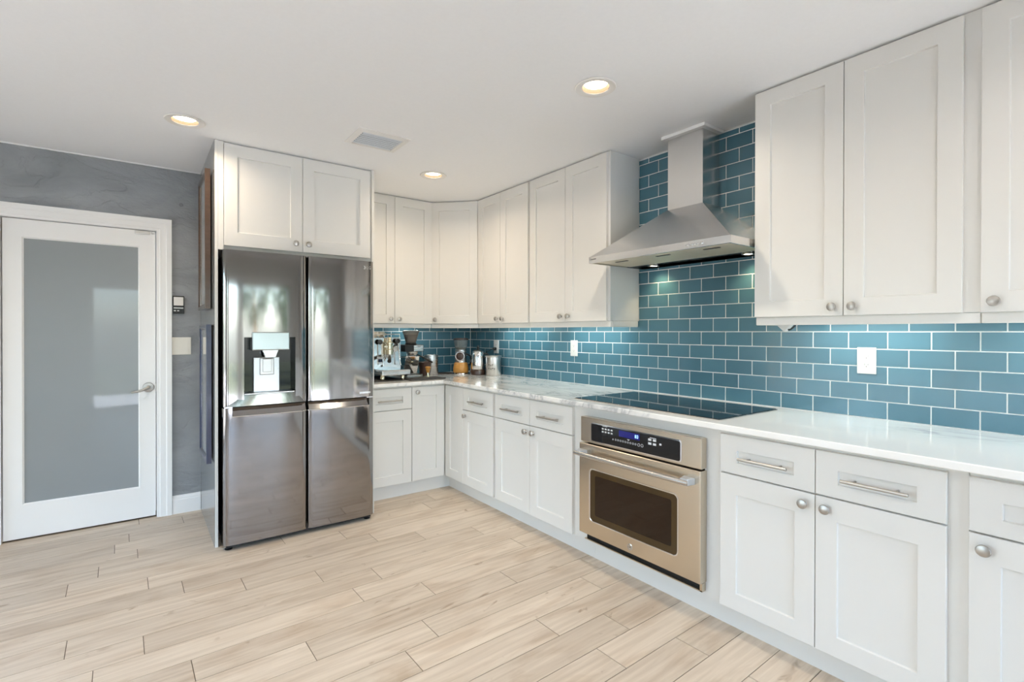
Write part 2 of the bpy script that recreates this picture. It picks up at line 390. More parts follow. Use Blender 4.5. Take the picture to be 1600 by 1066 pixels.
# ------------------------------------------------------------------ the room
def build_floor():
    bm = bmesh.new(); uvl = bm.loops.layers.uv.new('UVMap'); shade = bm.faces.layers.float.new('shade')
    a = math.radians(1.3); L, Wd, g = 1.018, 0.1567, 0.0016
    known = {0: -2.691, 1: -2.551, 2: -2.300, 3: -2.983, 4: -2.728, 5: -2.889, 6: -2.583, 7: -2.188, 8: -1.726, 9: -1.884, 10: -1.312, 11: -1.036, 12: -1.251, -2: -.863, -1: -.80 - 1.2, -5: -2.76, 15: -.92}
    ca, sa = math.cos(a), math.sin(a)
    def W(r0, r1): x = r0 + 2; return Vector((-2 + x * ca - r1 * sa, x * sa + r1 * ca, 0))
    rnd = random.Random(3)
    for k in range(-10, 36):
        c = -1.104 - Wd * k; off = known.get(k, -2 + rnd.random() * L)
        n0 = int((-6.0 - off) // L) - 1
        for j in range(n0, n0 + 9):
            x0 = off + j * L + g; x1 = off + (j + 1) * L - g
            P = [W(x0, c - Wd / 2 + g), W(x1, c - Wd / 2 + g), W(x1, c + Wd / 2 - g), W(x0, c + Wd / 2 - g)]
            ou, ov = rnd.random() * 40, rnd.random() * 40; sh = rnd.random()
            vs = [bm.verts.new(p) for p in P]; lo = [bm.verts.new(p - Vector((0, 0, .003))) for p in P]
            fs = [bm.faces.new(vs)] + [bm.faces.new([lo[i], lo[(i + 1) % 4], vs[(i + 1) % 4], vs[i]]) for i in range(4)]
            for f in fs:
                f[shade] = sh
                for lp, q in zip(f.loops, [(0, 0), (L, 0), (L, Wd), (0, Wd)]): lp[uvl].uv = (q[0] + ou, q[1] + ov)
    # trim to the room
    for co, no in (((RX0 - .1, 0, 0), (-1, 0, 0)), ((0.02, 0, 0), (1, 0, 0)), ((0, RY0 - .1, 0), (0, -1, 0)), ((0, 0.02, 0), (0, 1, 0))):
        bmesh.ops.bisect_plane(bm, geom=bm.verts[:] + bm.edges[:] + bm.faces[:], plane_co=co, plane_no=no, clear_outer=True)
    s = MB(); s.bm.free(); s.bm = bm
    me = bpy.data.meshes.new('floor'); bm.to_mesh(me); bm.free()
    me.materials.append(M['plank']); o = struct(bpy.data.objects.new('floor', me)); COL.objects.link(o); BASE['floor'] = Vector()
    s = MB(); s.box(RX0 - .1, .1, RY0 - .1, .1, -0.06, -0.0022)
    g = s.build('grout_bed', add_noise(mat('floor_grout', (0.17, 0.135, 0.10), 0.9), (60, 60, 60), 0.1), o)


build_floor()
CANS = [(-2.5, -2.9), (-2.5, -4.6), (-.97, -4.4), (-4.2, -1.4), (-4.2, -3.2), (-4.2, -4.9), (-2.497, -1.045), (-.965, -2.664), (-.948, -1.0)]


def build_ceiling():
    bm = bmesh.new()
    def ring(pts):
        v = [bm.verts.new(p) for p in pts]; return [bm.edges.new((v[i], v[(i + 1) % len(v)])) for i in range(len(v))]
    e = ring([(RX0 - .2, RY0 - .2, H), (.2, RY0 - .2, H), (.2, .2, H), (RX0 - .2, .2, H)])
    for x, y in CANS: e += ring([(x + .066 * math.cos(2 * PI * k / 40), y + .066 * math.sin(2 * PI * k / 40), H) for k in range(40)])
    bmesh.ops.triangle_fill(bm, use_beauty=True, use_dissolve=False, edges=e, normal=(0, 0, -1))
    me = bpy.data.meshes.new('ceiling'); bm.to_mesh(me); bm.free(); me.materials.append(M['ceil'])
    o = struct(bpy.data.objects.new('ceiling', me)); COL.objects.link(o); BASE['ceiling'] = Vector()
    MB().box(RX0 - .2, .2, RY0 - .2, .2, H + .09, H + .15).build('roof_deck', M['wall'], o)


build_ceiling()


def wall_with_hole(name, axis, at, thick, a0, a1, holes, m):
    s = MB(); cuts = sorted(holes); cur = a0
    def bx(p0, p1, z0, z1):
        lo, hi = min(at, at + thick), max(at, at + thick)
        if axis == 'y': s.box(p0, p1, lo, hi, z0, z1)
        else: s.box(lo, hi, p0, p1, z0, z1)
    for h0, h1, z0, z1 in cuts:
        bx(cur, h0, 0, H)
        if z0 > 0: bx(h0, h1, 0, z0)
        bx(h0, h1, z1, H); cur = h1
    bx(cur, a1, 0, H)
    return struct(s.build(name, m))


DL, DR, DT = -3.375, -2.606, 2.012       # door leaf
wb = wall_with_hole('wall_back', 'y', 0.0, 0.12, RX0 - .1, .1, [(-5.45, -3.8, 0, 2.08), (DL - .02, DR + .02, 0, DT + .012)], M['plaster'])
wr = wall_with_hole('wall_right', 'x', 0.012, 0.12, RY0 - .1, .1, [], M['wall'])
wall_with_hole('wall_front', 'y', RY0 - .12, 0.12, RX0 - .1, .13, [(-5.45, -4.15, .1, 2.2), (-3.35, -.35, 0, 2.08)], M['wall'])
wall_with_hole('wall_left', 'x', RX0 - .12, 0.12, RY0, 0.0, [(-3.8, -.1, 0, 2.08)], M['wall'])
struct(MB().box(-3.5, DR + .1, 0.16, 0.2, 0, H).box(-3.54, -3.5, .12, .2, 0, H).build('wall_beyond_door', M['wall']))
# thin bead of ceiling paint over the plaster
struct(MB().box(RX0, -2.335, -.012, 0.0, H - .006, H).build('trim_3', M['trim']))

PIT, ROW, Z0 = 0.1556, 0.0794, 0.914


def tiles(name, parent, xf, ulo, uhi, vtop, even0, w1):
    """running-bond glass tiles; even0 = a joint position of the even courses along u"""
    bm = bmesh.new(); shade = bm.faces.layers.float.new('shade'); rnd = random.Random(11)
    g, b = 0.0025, 0.0009
    for r in range(0, 21):
        z0 = Z0 + .0015 + r * ROW; z1 = min(z0 + ROW, vtop)
        if z1 - z0 < .008: continue
        off = even0 + (PIT / 2 if r % 2 else 0); k0 = math.floor((ulo - off) / PIT)
        for k in range(k0, k0 + 60):
            a = max(off + k * PIT, ulo) + g; c = min(off + (k + 1) * PIT, uhi) - g
            if c - a < .004: continue
            za, zb = z0 + g, z1 - g; sh = rnd.random()
            o = [bm.verts.new(xf @ Vector(p)) for p in ((a, za, 0), (c, za, 0), (c, zb, 0), (a, zb, 0))]
            m_ = [bm.verts.new(xf @ Vector(p)) for p in ((a, za, w1 - b), (c, za, w1 - b), (c, zb, w1 - b), (a, zb, w1 - b))]
            t = [bm.verts.new(xf @ Vector(p)) for p in ((a + b, za + b, w1), (c - b, za + b, w1), (c - b, zb - b, w1), (a + b, zb - b, w1))]
            fs = [bm.faces.new(t)]
            for p, q in ((o, m_), (m_, t)):
                for i in range(4): fs.append(bm.faces.new([p[i], p[(i + 1) % 4], q[(i + 1) % 4], q[i]]))
            for f in fs: f[shade] = sh
    bmesh.ops.recalc_face_normals(bm, faces=bm.faces)
    me = bpy.data.meshes.new(name); bm.to_mesh(me); bm.free(); me.materials.append(M['tile'])
    o = bpy.data.objects.new(name, me); COL.objects.link(o); o.parent = parent
    return o


TR = basis((0, -1, 0), (0, 0, 1), (-1, 0, 0), (0.006, 0, 0))
TB = basis((1, 0, 0), (0, 0, 1), (0, -1, 0), (0, 0.0, 0))
gb = MB().box(-1.0e-3, .012, -4.95, 0, 0.88, H - .012).build('grout_backing', M['grout'], wr)
tiles('glass_tile', gb, basis((0, -1, 0), (0, 0, 1), (-1, 0, 0), (-0.001, 0, 0)), 0.0065, 4.95, H - .014, 1.5141 - PIT * 12, 0.0022)
gb2 = MB().box(-1.334, 0.0, -.001, 0.02, 0.88, 1.45).build('grout_backing', M['grout'], wb)
tiles('glass_tile', gb2, basis((1, 0, 0), (0, 0, 1), (0, -1, 0), (0, -0.001, 0)), -1.334, -0.0045, 1.45, -0.0725 - PIT * 12, 0.0022)

# door casing, door, baseboards
def casing():
    s = MB(BACK)
    prof = [(0, 0), (0, .013), (.012, .013), (.018, .017), (.05, .017), (.056, .021), (.085, .021), (.085, 0)]   # (from the opening outward, depth)
    xi0, xi1, zi = DL - .006, DR + .010, DT + .006
    L = []
    for d, wv in prof: L.append([(xi1 + d, 0, wv), (xi1 + d, zi + d, wv), (xi0 - d, zi + d, wv), (xi0 - d, 0, wv)])
    def f(t):
        V = [[t.verts.new(p) for p in lp] for lp in L]
        for a, b in zip(V, V[1:] + V[:1]):
            for k in range(3): t.faces.new([a[k], a[k + 1], b[k + 1], b[k]])
        t.faces.new([v[0] for v in V]); t.faces.new([v[3] for v in V])
    s._add(f)
    struct(s.build('trim_1', M['trim']))


casing()
struct(MB().box(DL - .02, DL - .006, -.001, .12, 0, DT + .012).box(DR + .006, DR + .02, -.001, .12, 0, DT + .012).box(DL - .02, DR + .02, -.001, .12, DT + .004, DT + .012).build('trim_2', M['trim']))
door = struct(MB(basis((1, 0, 0), (0, 0, 1), (0, -1, 0), (0, 0.035, 0))).loops(
    [[(a, c, wv) for a, c in ((x0, z0), (x1, z0), (x1, z1), (x0, z1))] for x0, x1, z0, z1, wv in (
        (-3.279, -2.703, .229, 1.893, 0.0), (DL, DR, .012, DT, 0.0), (DL, DR, .012, DT, .027), (DL + .002, DR - .002, .014, DT - .002, .029), (-3.287, -2.695, .221, 1.901, .029), (-3.284, -2.698, .224, 1.898, .025), (-3.279, -2.703, .229, 1.893, .022), (-3.279, -2.703, .229, 1.893, 0.0))], cap0=False, cap1=False).build('door_1', M['trim']))
MB().box(-3.283, -2.699, 0.016, 0.023, .225, 1.897).build('glass_pane', M['frost'], door)
hx, hz, hy = -2.647, .918, 0.006
hd = MB().lathe([(.034, 0), (.034, .004), (.030, .009), (.014, .012), (.012, .03), (0, .03)], (hx, hy, hz), (0, -1, 0)).build('door_handle', M['nickel'], door, True)
MB().tube([(hx, hy - .03, hz), (hx, hy - .045, hz), (hx - .012, hy - .052, hz - .006), (hx - .05, hy - .053, hz - .018), (hx - .095, hy - .048, hz - .026)], .008, 12, [.011, .011, .010, .008, .0055]).build('lever', M['nickel'], hd, True)
MB().box(DR - .001, DR + .004, hy - .004, hy + .02, hz - .028, hz + .028).build('strike_plate', M['nickel'], door)
MB().box(-2.722, -2.636, -.012, .006, 1.985, 2.008, .004).build('contact_sensor', M['white'], door)
MB().box(-2.628, -2.612, -.012, .006, 1.994, 2.008, .003).build('contact_sensor', M['white'], door)


def baseboard(name, u0, u1):
    prof = [(0, 0), (.016, 0), (.016, .098), (.012, .104), (.012, .112), (.006, .126), (0, .130)]
    s = MB(); s.prism([(-d, z) for d, z in prof], u0, u1, 'x'); return struct(s.build(name, M['trim']))


baseboard('baseboard_back', DR + .097, -2.336)
baseboard('baseboard_left', -3.8, DL - .092)
struct(MB().box(-3.42, -.28, RY0 - .02, RY0 + .015, 2.08, 2.15).box(-3.42, -3.35, RY0 - .02, RY0 + .015, 0, 2.08).box(-.35, -.28, RY0 - .02, RY0 + .015, 0, 2.08).build('trim_4', M['trim']))

# windows out of view: some read off the reflections, some added for light
def slider():
    s = MB(); y0, y1 = RY0 - .09, RY0 - .04
    for a, b in ((-3.35, -3.28), (-1.92, -1.78), (-.42, -.35)): s.box(a, b, y0, y1, 0, 2.08)
    s.box(-3.35, -.35, y0, y1, 0, .07).box(-3.35, -.35, y0, y1, 2.01, 2.08)
    o = struct(s.build('window_1', M['trim']))
    MB().box(-3.3, -.4, RY0 - .07, RY0 - .064, .05, 2.03).build('glass_pane', M['pane'], o)


slider()
s = MB()
for a, b in ((-5.45, -5.39), (-4.21, -4.15)): s.box(a, b, RY0 - .09, RY0 - .04, .1, 2.2)
s.box(-5.45, -4.15, RY0 - .09, RY0 - .04, .1, .16).box(-5.45, -4.15, RY0 - .09, RY0 - .04, 2.14, 2.2)
w3 = struct(s.build('added_window_3', M['trim']))  # unseen window added to light the fronts that face the camera side
MB().box(-5.4, -4.2, RY0 - .07, RY0 - .064, .14, 2.16).build('glass_pane', M['pane'], w3)
s = MB()
for a, b in ((-5.45, -5.39), (-3.86, -3.8)): s.box(a, b, .04, .09, 0, 2.08)
s.box(-5.45, -3.8, .04, .09, 0, .07).box(-5.45, -3.8, .04, .09, 2.01, 2.08)
w4 = struct(s.build('added_window_4', M['trim']))  # unseen glazing added so the tiles near the hob reflect something bright
MB().box(-5.4, -3.85, .064, .07, .05, 2.03).build('glass_pane', M['pane'], w4)
s = MB()
for a, b in ((-3.8, -3.73), (-2.27, -2.13), (-.17, -.1)): s.box(RX0 - .09, RX0 - .04, a, b, 0, 2.08)
s.box(RX0 - .09, RX0 - .04, -3.8, -.1, 0, .07).box(RX0 - .09, RX0 - .04, -3.8, -.1, 2.01, 2.08)
w2 = struct(s.build('window_2', M['trim']))
MB().box(RX0 - .07, RX0 - .064, -3.75, -.15, .05, 2.03).build('glass_pane', M['pane'], w2)

# ------------------------------------------------------------------ cabinet parts
def knob(parent, xf, u, v, w0, name='knob'):
    c = xf @ Vector((u, v, w0)); d = (xf.to_3x3() @ Vector((0, 0, 1)))
    return MB().lathe([(.009, 0), (.0065, .004), (.006, .013), (.010, .016), (.0165, .018), (.0185, .021), (.0165, .0255), (.009, .028), (0, .0288)], c, tuple(d), 28).build(name, M['nickel'], parent, True)


def bar_pull(parent, xf, u, v, w0, length=.2):
    s = MB(xf)
    s.tube([(u - length / 2, v, w0 + .028), (u - length / 2 + .001, v, w0 + .028), (u + length / 2 - .001, v, w0 + .028), (u + length / 2, v, w0 + .028)], .006, 14, [.005, .006, .006, .005])
    for d in (-.064, .064): s.tube([(u + d, v, w0 - .009), (u + d, v, w0 + .028)], .004, 10)
    return s.build('bar_pull', M['nickel'], parent, True)


def panel_door(parent, xf, u0, u1, v0, v1, w0, knob_at=None, name='door', **k):
    d = MB(xf).shaker(u0, u1, v0, v1, w0, w0 + .02, **k).build(name, M['cab'], parent)
    if knob_at: knob(d, xf, knob_at[0], knob_at[1], w0 + .02)
    return d


def drawer(parent, xf, u0, u1, v0, v1, w0, plen=.2):
    d = MB(xf).shaker(u0, u1, v0, v1, w0, w0 + .02, iu=.075, ib=.048, it=.064, depth=.010).build('drawer', M['cab'], parent)
    bar_pull(d, xf, (u0 + u1) / 2, .775, w0 + .018, plen); return d


BW = .64        # base boxes come this far out of the wall; fronts add 20 mm
BT, DB, DTP, DRB, DRT = .886, .119, .697, .703, .868


def base_box(t, xf, u0, u1, w1=BW):
    return MB(xf).box(u0, u1, .1155, BT, .03, w1).build('body', M['cab'], t)


def base_unit(label, xf, u0, u1, cells, hinge, box=None):
    """cells: list of (u0, u1) fronts; hinge: knob side per door ('l', 'r')"""
    b0, b1 = box or (u0, u1)
    t = thing('base_cabinet', label, 'cabinet', xf @ Vector(((b0 + b1) / 2, .1155, .3)), 'white base cabinets')
    base_box(t, xf, b0 + .0006, b1 - .0006)
    for (a, b), hs in zip(cells, hinge):
        drawer(t, xf, a + .0015, b - .0015, DRB, DRT, BW)
        panel_door(t, xf, a + .0015, b - .0015, DB, DTP, BW, (b - .0385 if hs == 'r' else a + .0385, .656), ib=.072, it=.082)
    return t


# base run along the right wall (u = distance from the corner)
t = thing('base_cabinet', 'white corner base cabinet with a folding pair of tall doors and one knob', 'cabinet', (-.35, -.35, .1155), 'white base cabinets')
MB().prism([(-.03, -.03), (-.955, -.03), (-.955, -.64), (-.64, -.64), (-.64, -.944), (-.03, -.944)], .1155, BT, 'z').build('body', M['cab'], t)
panel_door(t, BACK, -.9545, -.6655, DB, DRT, BW, (-.913, .828), ib=.072, it=.072)
panel_door(t, RIGHT, .6655, .9435, DB, DRT, BW, None, ib=.072, it=.072)
base_unit('narrow white base cabinet with one drawer and one door, right of the corner', RIGHT, .9452, 1.376, [(.9452, 1.3625)], 'l', (.9452, 1.3765))
base_unit('white base cabinet with two drawers over two doors, left of the oven', RIGHT, 1.391, 2.1865, [(1.391, 1.7845), (1.7845, 2.1865)], 'rl', (1.3775, 2.19))
base_unit('white base cabinet with two drawers over two doors, right of the oven', RIGHT, 3.121, 3.8935, [(3.121, 3.5075), (3.5075, 3.8935)], 'rl', (3.118, 3.9425))
base_unit('white base cabinet cut off by the right edge of the photo', RIGHT, 3.9435, 4.85, [(3.9435, 4.40), (4.40, 4.85)], 'lr', (3.9428, 4.86))
base_unit('white base cabinet with one drawer and one door, beside the refrigerator', BACK, -1.335, -.9575, [(-1.335, -.9575)], 'l', (-1.335, -.9568))

# oven housing
t = thing('oven_cabinet', 'white cabinet frame that houses the built-in oven', 'cabinet', (-.35, -2.654, .1155))
s = MB(RIGHT).box(2.1915, 2.29, .1155, BT, .03, BW).box(3.036, 3.117, .1155, BT, .03, BW).box(2.29, 3.036, .832, BT, .03, BW).box(2.29, 3.036, .1155, .135, .03, BW)
s.box(2.29, 3.036, .135, .832, .03, .05)
s.build('body', M['cab'], t)

# toe kicks
struct(MB(RIGHT).box(.5905, 2.2985, 0, .1145, .53, .581).box(2.3, 4.86, 0, .1145, .53, .5815).build('baseboard_right', M['cab']))
struct(MB(BACK).box(-1.335, -.54, 0, .1145, .53, .5905).build('baseboard_corner', M['cab']))

# worktop
def worktop():
    b = .004
    poly = [(-1.334, -.003), (-.0035, -.003), (-.0035, -4.9), (-.697, -4.9), (-.697, -.703), (-1.334, -.703)]
    def ins(d): return [(-1.334, -.003), (-.0035, -.003), (-.0035, -4.9), (-.697 + d, -4.9), (-.697 + d, -.703 + d), (-1.334, -.703 + d)]
    z0, z1 = .8864, .914
    o = MB().loops([[(x, y, z) for x, y in ins(d)] for d, z in ((.003, z0), (0, z0 + .003), (0, z1 - b), (b * .3, z1 - b * .3), (b, z1))]).build('worktop', M['marble'], origin=(-.35, -2, .9))
    return tag(o, 'white marble worktop with grey veins running round the corner', 'worktop')


worktop()

# ------------------------------------------------------------------ wall cabinets
UW, UD, UB, UR, UT = .285, .305, 1.382, 1.343, 2.4595      # box depth, door face, door bottom, rail bottom, door top


def wall_cab(label, xf, u0, u1, splits, knobs, origin, box=None, strip=None):
    b0, b1 = box or (u0, u1)
    t = thing('wall_cabinet', label, 'cabinet', xf @ Vector(((b0 + b1) / 2, UB, .15)), 'white wall cabinets')
    MB(xf).box(b0 + .0005, b1 - .0005, UB + .001, H - .002, .006, UW).build('body', M['cabside'], t)
    s = MB(xf).box(b0 + .0005, b1 - .0005, UR, UB - .0005, UW - .022, UW - .002, .003)
    s.build('light_rail', M['cab'], t)
    e = [u0] + splits + [u1]
    for i in range(len(e) - 1):
        a, b = e[i] + .0015, e[i + 1] - .0015
        k = None
        if knobs[i] == 'r': k = (b - .037, 1.4195)
        if knobs[i] == 'l': k = (a + .037, 1.4195)
        panel_door(t, xf, a, b, UB, UT, UW, k)
    if strip:
        for a, b in strip:
            MB(xf).box(a, b, UB - .018, UB - .001, .115, .145, .003).build('led_strip', M['led'], t)
            c = xf @ Vector(((a + b) / 2, UB - .022, .13)); d = xf.to_3x3() @ Vector((0, -1, -.05))
            l = light('strip_light', 'AREA', c, d, 2.3 * (b - a), (0.94, 1.0, 0.93), (b - a, .02)); l.parent = t; l.location = c - BASE[t.name]
            if xf is RIGHT: l.rotation_euler = (Vector(d).to_track_quat('-Z', 'X')).to_euler()
            u_ = xf.to_3x3() @ Vector((1, 0, 0)); z_ = -Vector(d).normalized(); y_ = z_.cross(u_)
            l.rotation_euler = Matrix((u_, y_, z_)).transposed().to_euler()
    return t


wall_cab('white wall cabinet with two doors between the refrigerator cabinet and the corner cabinet', BACK, -1.300, -.596, [-.9475], 'rl', None, (-1.334, -.5905), [(-1.25, -1.06), (-.84, -.64)])
w1 = wall_cab('white wall cabinet with two narrow doors, first one right of the corner cabinet', RIGHT, .6055, 1.316, [.9475], 'rl', None, (.5905, 1.3255), [(.62, .80), (.90, 1.22)])
w2c = wall_cab('white wall cabinet with two doors and an open side, left of the range hood', RIGHT, 1.336, 2.123, [1.7345], 'rl', None, (1.3265, 2.1395), [(1.50, 2.04)])
MB(RIGHT).box(2.1185, 2.139, UR, UB + .0005, .012, UW - .024, .004).build('rail_return', M['cab'], w2c)
w3 = wall_cab('large white wall cabinet with two doors, right of the range hood', RIGHT, 3.0845, 3.8545, [3.4685], 'rl', None, (3.0825, 3.9005), [(3.24, 3.72)])
MB(RIGHT).box(3.083, 3.103, UR, UB + .0005, .012, UW - .024, .004).build('rail_return', M['cab'], w3)
wall_cab('white wall cabinet cut off by the upper right corner of the photo', RIGHT, 3.9015, 4.72, [4.31], 'lr', None, (3.9008, 4.74), [(4.0, 4.6)])

# diagonal corner cabinet
t = thing('wall_cabinet', 'white diagonal corner wall cabinet with a single door', 'cabinet', (-.25, -.25, UB), 'white wall cabinets')
MB().prism([(-.006, -.006), (-.589, -.006), (-.589, -.283), (-.283, -.589), (-.006, -.589)], UB + .001, H - .002, 'z').build('body', M['cabside'], t)
dl = math.hypot(.306, .306); DG = basis((S2, -S2, 0), (0, 0, 1), (-S2, -S2, 0), (-.589, -.283, 0))
panel_door(t, DG, .006, dl - .006, UB, UT, 0.0005, (.043, 1.4195))
MB(DG).box(.0005, dl - .0005, UR, UB - .0005, -.022, -.001, .003).build('light_rail', M['cab'], t)

# cabinet and tall side panels round the refrigerator
t = thing('refrigerator_cabinet', 'white two-door cabinet with tall side panels built round the refrigerator', 'cabinet', (-1.83, -.4, 0))
FY = .815
MB(BACK).box(-2.316, -1.354, 1.809, H - .002, .006, FY).build('body', M['cabside'], t)
MB(BACK).box(-2.3325, -2.316, 0.0, H - .001, .0015, FY + .02, .001).build('side_panel', M['cab'], t)
MB(BACK).box(-1.354, -1.337, 0.0, H - .001, .0015, FY + .019, .001).build('side_panel', M['cab'], t)
MB(BACK).box(-2.3343, -2.3327, 0.0, H - .001, .0015, FY + .018).build('side_facing', M['panelgrey'], t)
MB(BACK).box(-2.3155, -2.286, 1.809, H - .004, FY, FY + .0185).build('stile', M['cab'], t)
panel_door(t, BACK, -2.2835, -1.8285, 1.836, UT, FY, (-1.872, 1.889), ib=.085)
panel_door(t, BACK, -1.8255, -1.368, 1.836, UT, FY, (-1.792, 1.889), ib=.085)

# ------------------------------------------------------------------ refrigerator
fr = thing('refrigerator', 'stainless steel four-door refrigerator with a water dispenser in its upper left door', 'refrigerator', (-1.84, -.5, 0))
FX0, FX1, FM, FF, FB = -2.3025, -1.3825, -1.8255, .955, .855      # left, right, middle gap, front and back of the doors (distance from wall)
MB(BACK).box(-2.292, -1.392, .03, 1.775, .06, .845, .004).build('body', M['black'], fr)
MB(BACK).box(-2.285, -1.40, .018, .06, .845, .93).build('plinth', M['black'], fr)
for a in (-2.27, -1.415): MB(BACK).lathe([(.02, 0), (.022, .003), (.012, .006), (.012, .035)], (a, 0, .9), 'Y').build('foot', M['black'], fr)


def curve_w(u, a, b, bulge=.007, r=.034, depth=.02):
    m, h = (a + b) / 2, (b - a) / 2
    d = h - abs(u - m); wv = FF - bulge * ((u - m) / h) ** 2
    if d < r: wv -= depth * (1 - math.sqrt(max(0, 1 - ((r - d) / r) ** 2)))
    return wv


def us(a, b, u0, u1, n=18, r=.034):
    c = sorted(set([u0, u1] + [a + r * (1 - math.cos(PI / 2 * i / 9)) for i in range(10)] + [b - r * (1 - math.cos(PI / 2 * i / 9)) for i in range(10)] + [a + (b - a) * i / n for i in range(n + 1)]))
    return [x for x in c if u0 - 1e-9 <= x <= u1 + 1e-9]


def front_patch(s, a, b, u0, u1, v0, v1, taper=None):
    def f(t):
        U = us(a, b, u0, u1); V = [v0, v1]
        g = [[t.verts.new((u, v, curve_w(u, a, b))) for u in U] for v in V]
        for i in range(len(U) - 1): t.faces.new([g[0][i], g[0][i + 1], g[1][i + 1], g[1][i]])
    tmp = MB(s.x); t = bmesh.new(); f(t); t.transform(s.x); me = bpy.data.meshes.new('t'); t.to_mesh(me); t.free(); s.bm.from_mesh(me); bpy.data.meshes.remove(me)


def slab_edges(s, a, b, v0, v1, back=None):
    """sides, top and bottom of a door whose front follows curve_w"""
    back = FB if back is None else back
    def f(t):
        U = us(a, b, a, b)
        for v in (v0, v1):
            lo = [t.verts.new((u, v, curve_w(u, a, b))) for u in U]; t.faces.new(lo + [t.verts.new((b, v, back)), t.verts.new((a, v, back))])
        for u in (a, b): t.faces.new([t.verts.new((u, v0, back)), t.verts.new((u, v1, back)), t.verts.new((u, v1, curve_w(u, a, b))), t.verts.new((u, v0, curve_w(u, a, b)))])
        t.faces.new([t.verts.new(p) for p in ((a, v0, back), (b, v0, back), (b, v1, back), (a, v1, back))])
    s._add(f)


# upper left door with the dispenser niche
a, b, v0, v1 = FX0, FM - .0035, .861, 1.797
nx0, nx1, nz0, nz1 = -2.193, -1.901, .925, 1.275
s = MB(BACK)
front_patch(s, a, b, a, nx0, v0, v1); front_patch(s, a, b, nx1, b, v0, v1); front_patch(s, a, b, nx0, nx1, nz1, v1)
def lower(t):
    U = us(a, b, nx0, nx1)
    g0 = [t.verts.new((u, nz0, curve_w(u, a, b) - .003)) for u in U]; g1 = [t.verts.new((a + .012 + (u - nx0) / (nx1 - nx0) * (b - a - .024), v0, curve_w(u, a, b) + .002)) for u in U]
    for i in range(len(U) - 1): t.faces.new([g0[i], g0[i + 1], g1[i + 1], g1[i]])
s._add(lower); slab_edges(s, a, b, v0, v1)
dul = s.build('door', M['fridge'], fr, True)
s = MB(BACK)
ND = .885
s.loops([[(nx0, nz0, FF - .004), (nx1, nz0, FF - .004), (nx1, nz1, FF - .004), (nx0, nz1, FF - .004)], [(nx0, nz0, ND), (nx1, nz0, ND), (nx1, nz1, ND), (nx0, nz1, ND)]], cap0=False)
disp = s.build('dispenser_niche', M['blackgloss'], dul)
MB(BACK).prism([(-2.135, .926), (-1.984, .926), (-1.984, 1.15), (-2.135, 1.15)], ND + .001, ND + .02, 'z', .004).build('dispenser_back', add_noise(mat('niche_steel', (0.42, 0.43, 0.45), 0.22, 1), (400, 4, 4), 0.04), dul)
MB(BACK).box(-2.152, -1.938, 1.195, 1.3065, ND + .005, FF + .012, .006).build('dispenser_head', add_noise(mat('pale_steel', (0.47, 0.52, 0.53), 0.25, 0.85), (400, 4, 4), 0.03), dul)
MB(BACK).loops([[(x, z, wv) for x, wv in ((-2.09 + k, ND + .03), (-2.0 - k, ND + .03), (-2.0 - k, FF - .008), (-2.09 + k, FF - .008))] for z, k in ((1.195, 0), (1.165, .012), (1.150, .016))]).build('nozzle', M['steel'], dul)
MB(BACK).box(-2.10, -2.018, 1.04, 1.145, ND + .02, ND + .03, .008).box(-2.085, -2.032, 1.058, 1.14, ND + .03, ND + .036, .008).build('paddle', add_noise(mat('paddle_grey', (0.55, 0.55, 0.55), 0.25, 0.7), (30, 30, 30), 0.04), dul)
MB(BACK).box(-2.19, -1.904, .9255, .934, ND, FF - .006, .002).build('drip_ledge', M['steel'], dul)
# upper right door
a, b = FM + .0035, FX1
s = MB(BACK); front_patch(s, a, b, a, b, v0, v1); slab_edges(s, a, b, v0, v1)
dur = s.build('door', M['fridge'], fr, True)
lw = curve_w(-1.43, a, b)
MB(BACK).lathe([(.0125, -.004), (.0125, .0012), (0, .0012)], (-1.4545, 1.752, lw), 'Z', 28).build('logo', M['chrome'], dur)
MB(BACK).tube([(-1.4545, 1.7585, lw + .0016), (-1.4545, 1.748, lw + .0016), (-1.449, 1.748, lw + .0016)], .0008, 6).box(-1.4605, -1.4585, 1.754, 1.756, lw + .001, lw + .002).build('logo_mark', M['black'], dur)
text('LG', .028, basis((1, 0, 0), (0, 0, 1), (0, -1, 0), (-1.421, -lw - .0012, 1.7515)), M['chrome'], dur)
MB(BACK).box(-1.487, -1.409, .884, .897, curve_w(-1.45, a, b) - .006, curve_w(-1.45, a, b) + .002, .001).build('badge', M['chrome'], dur)
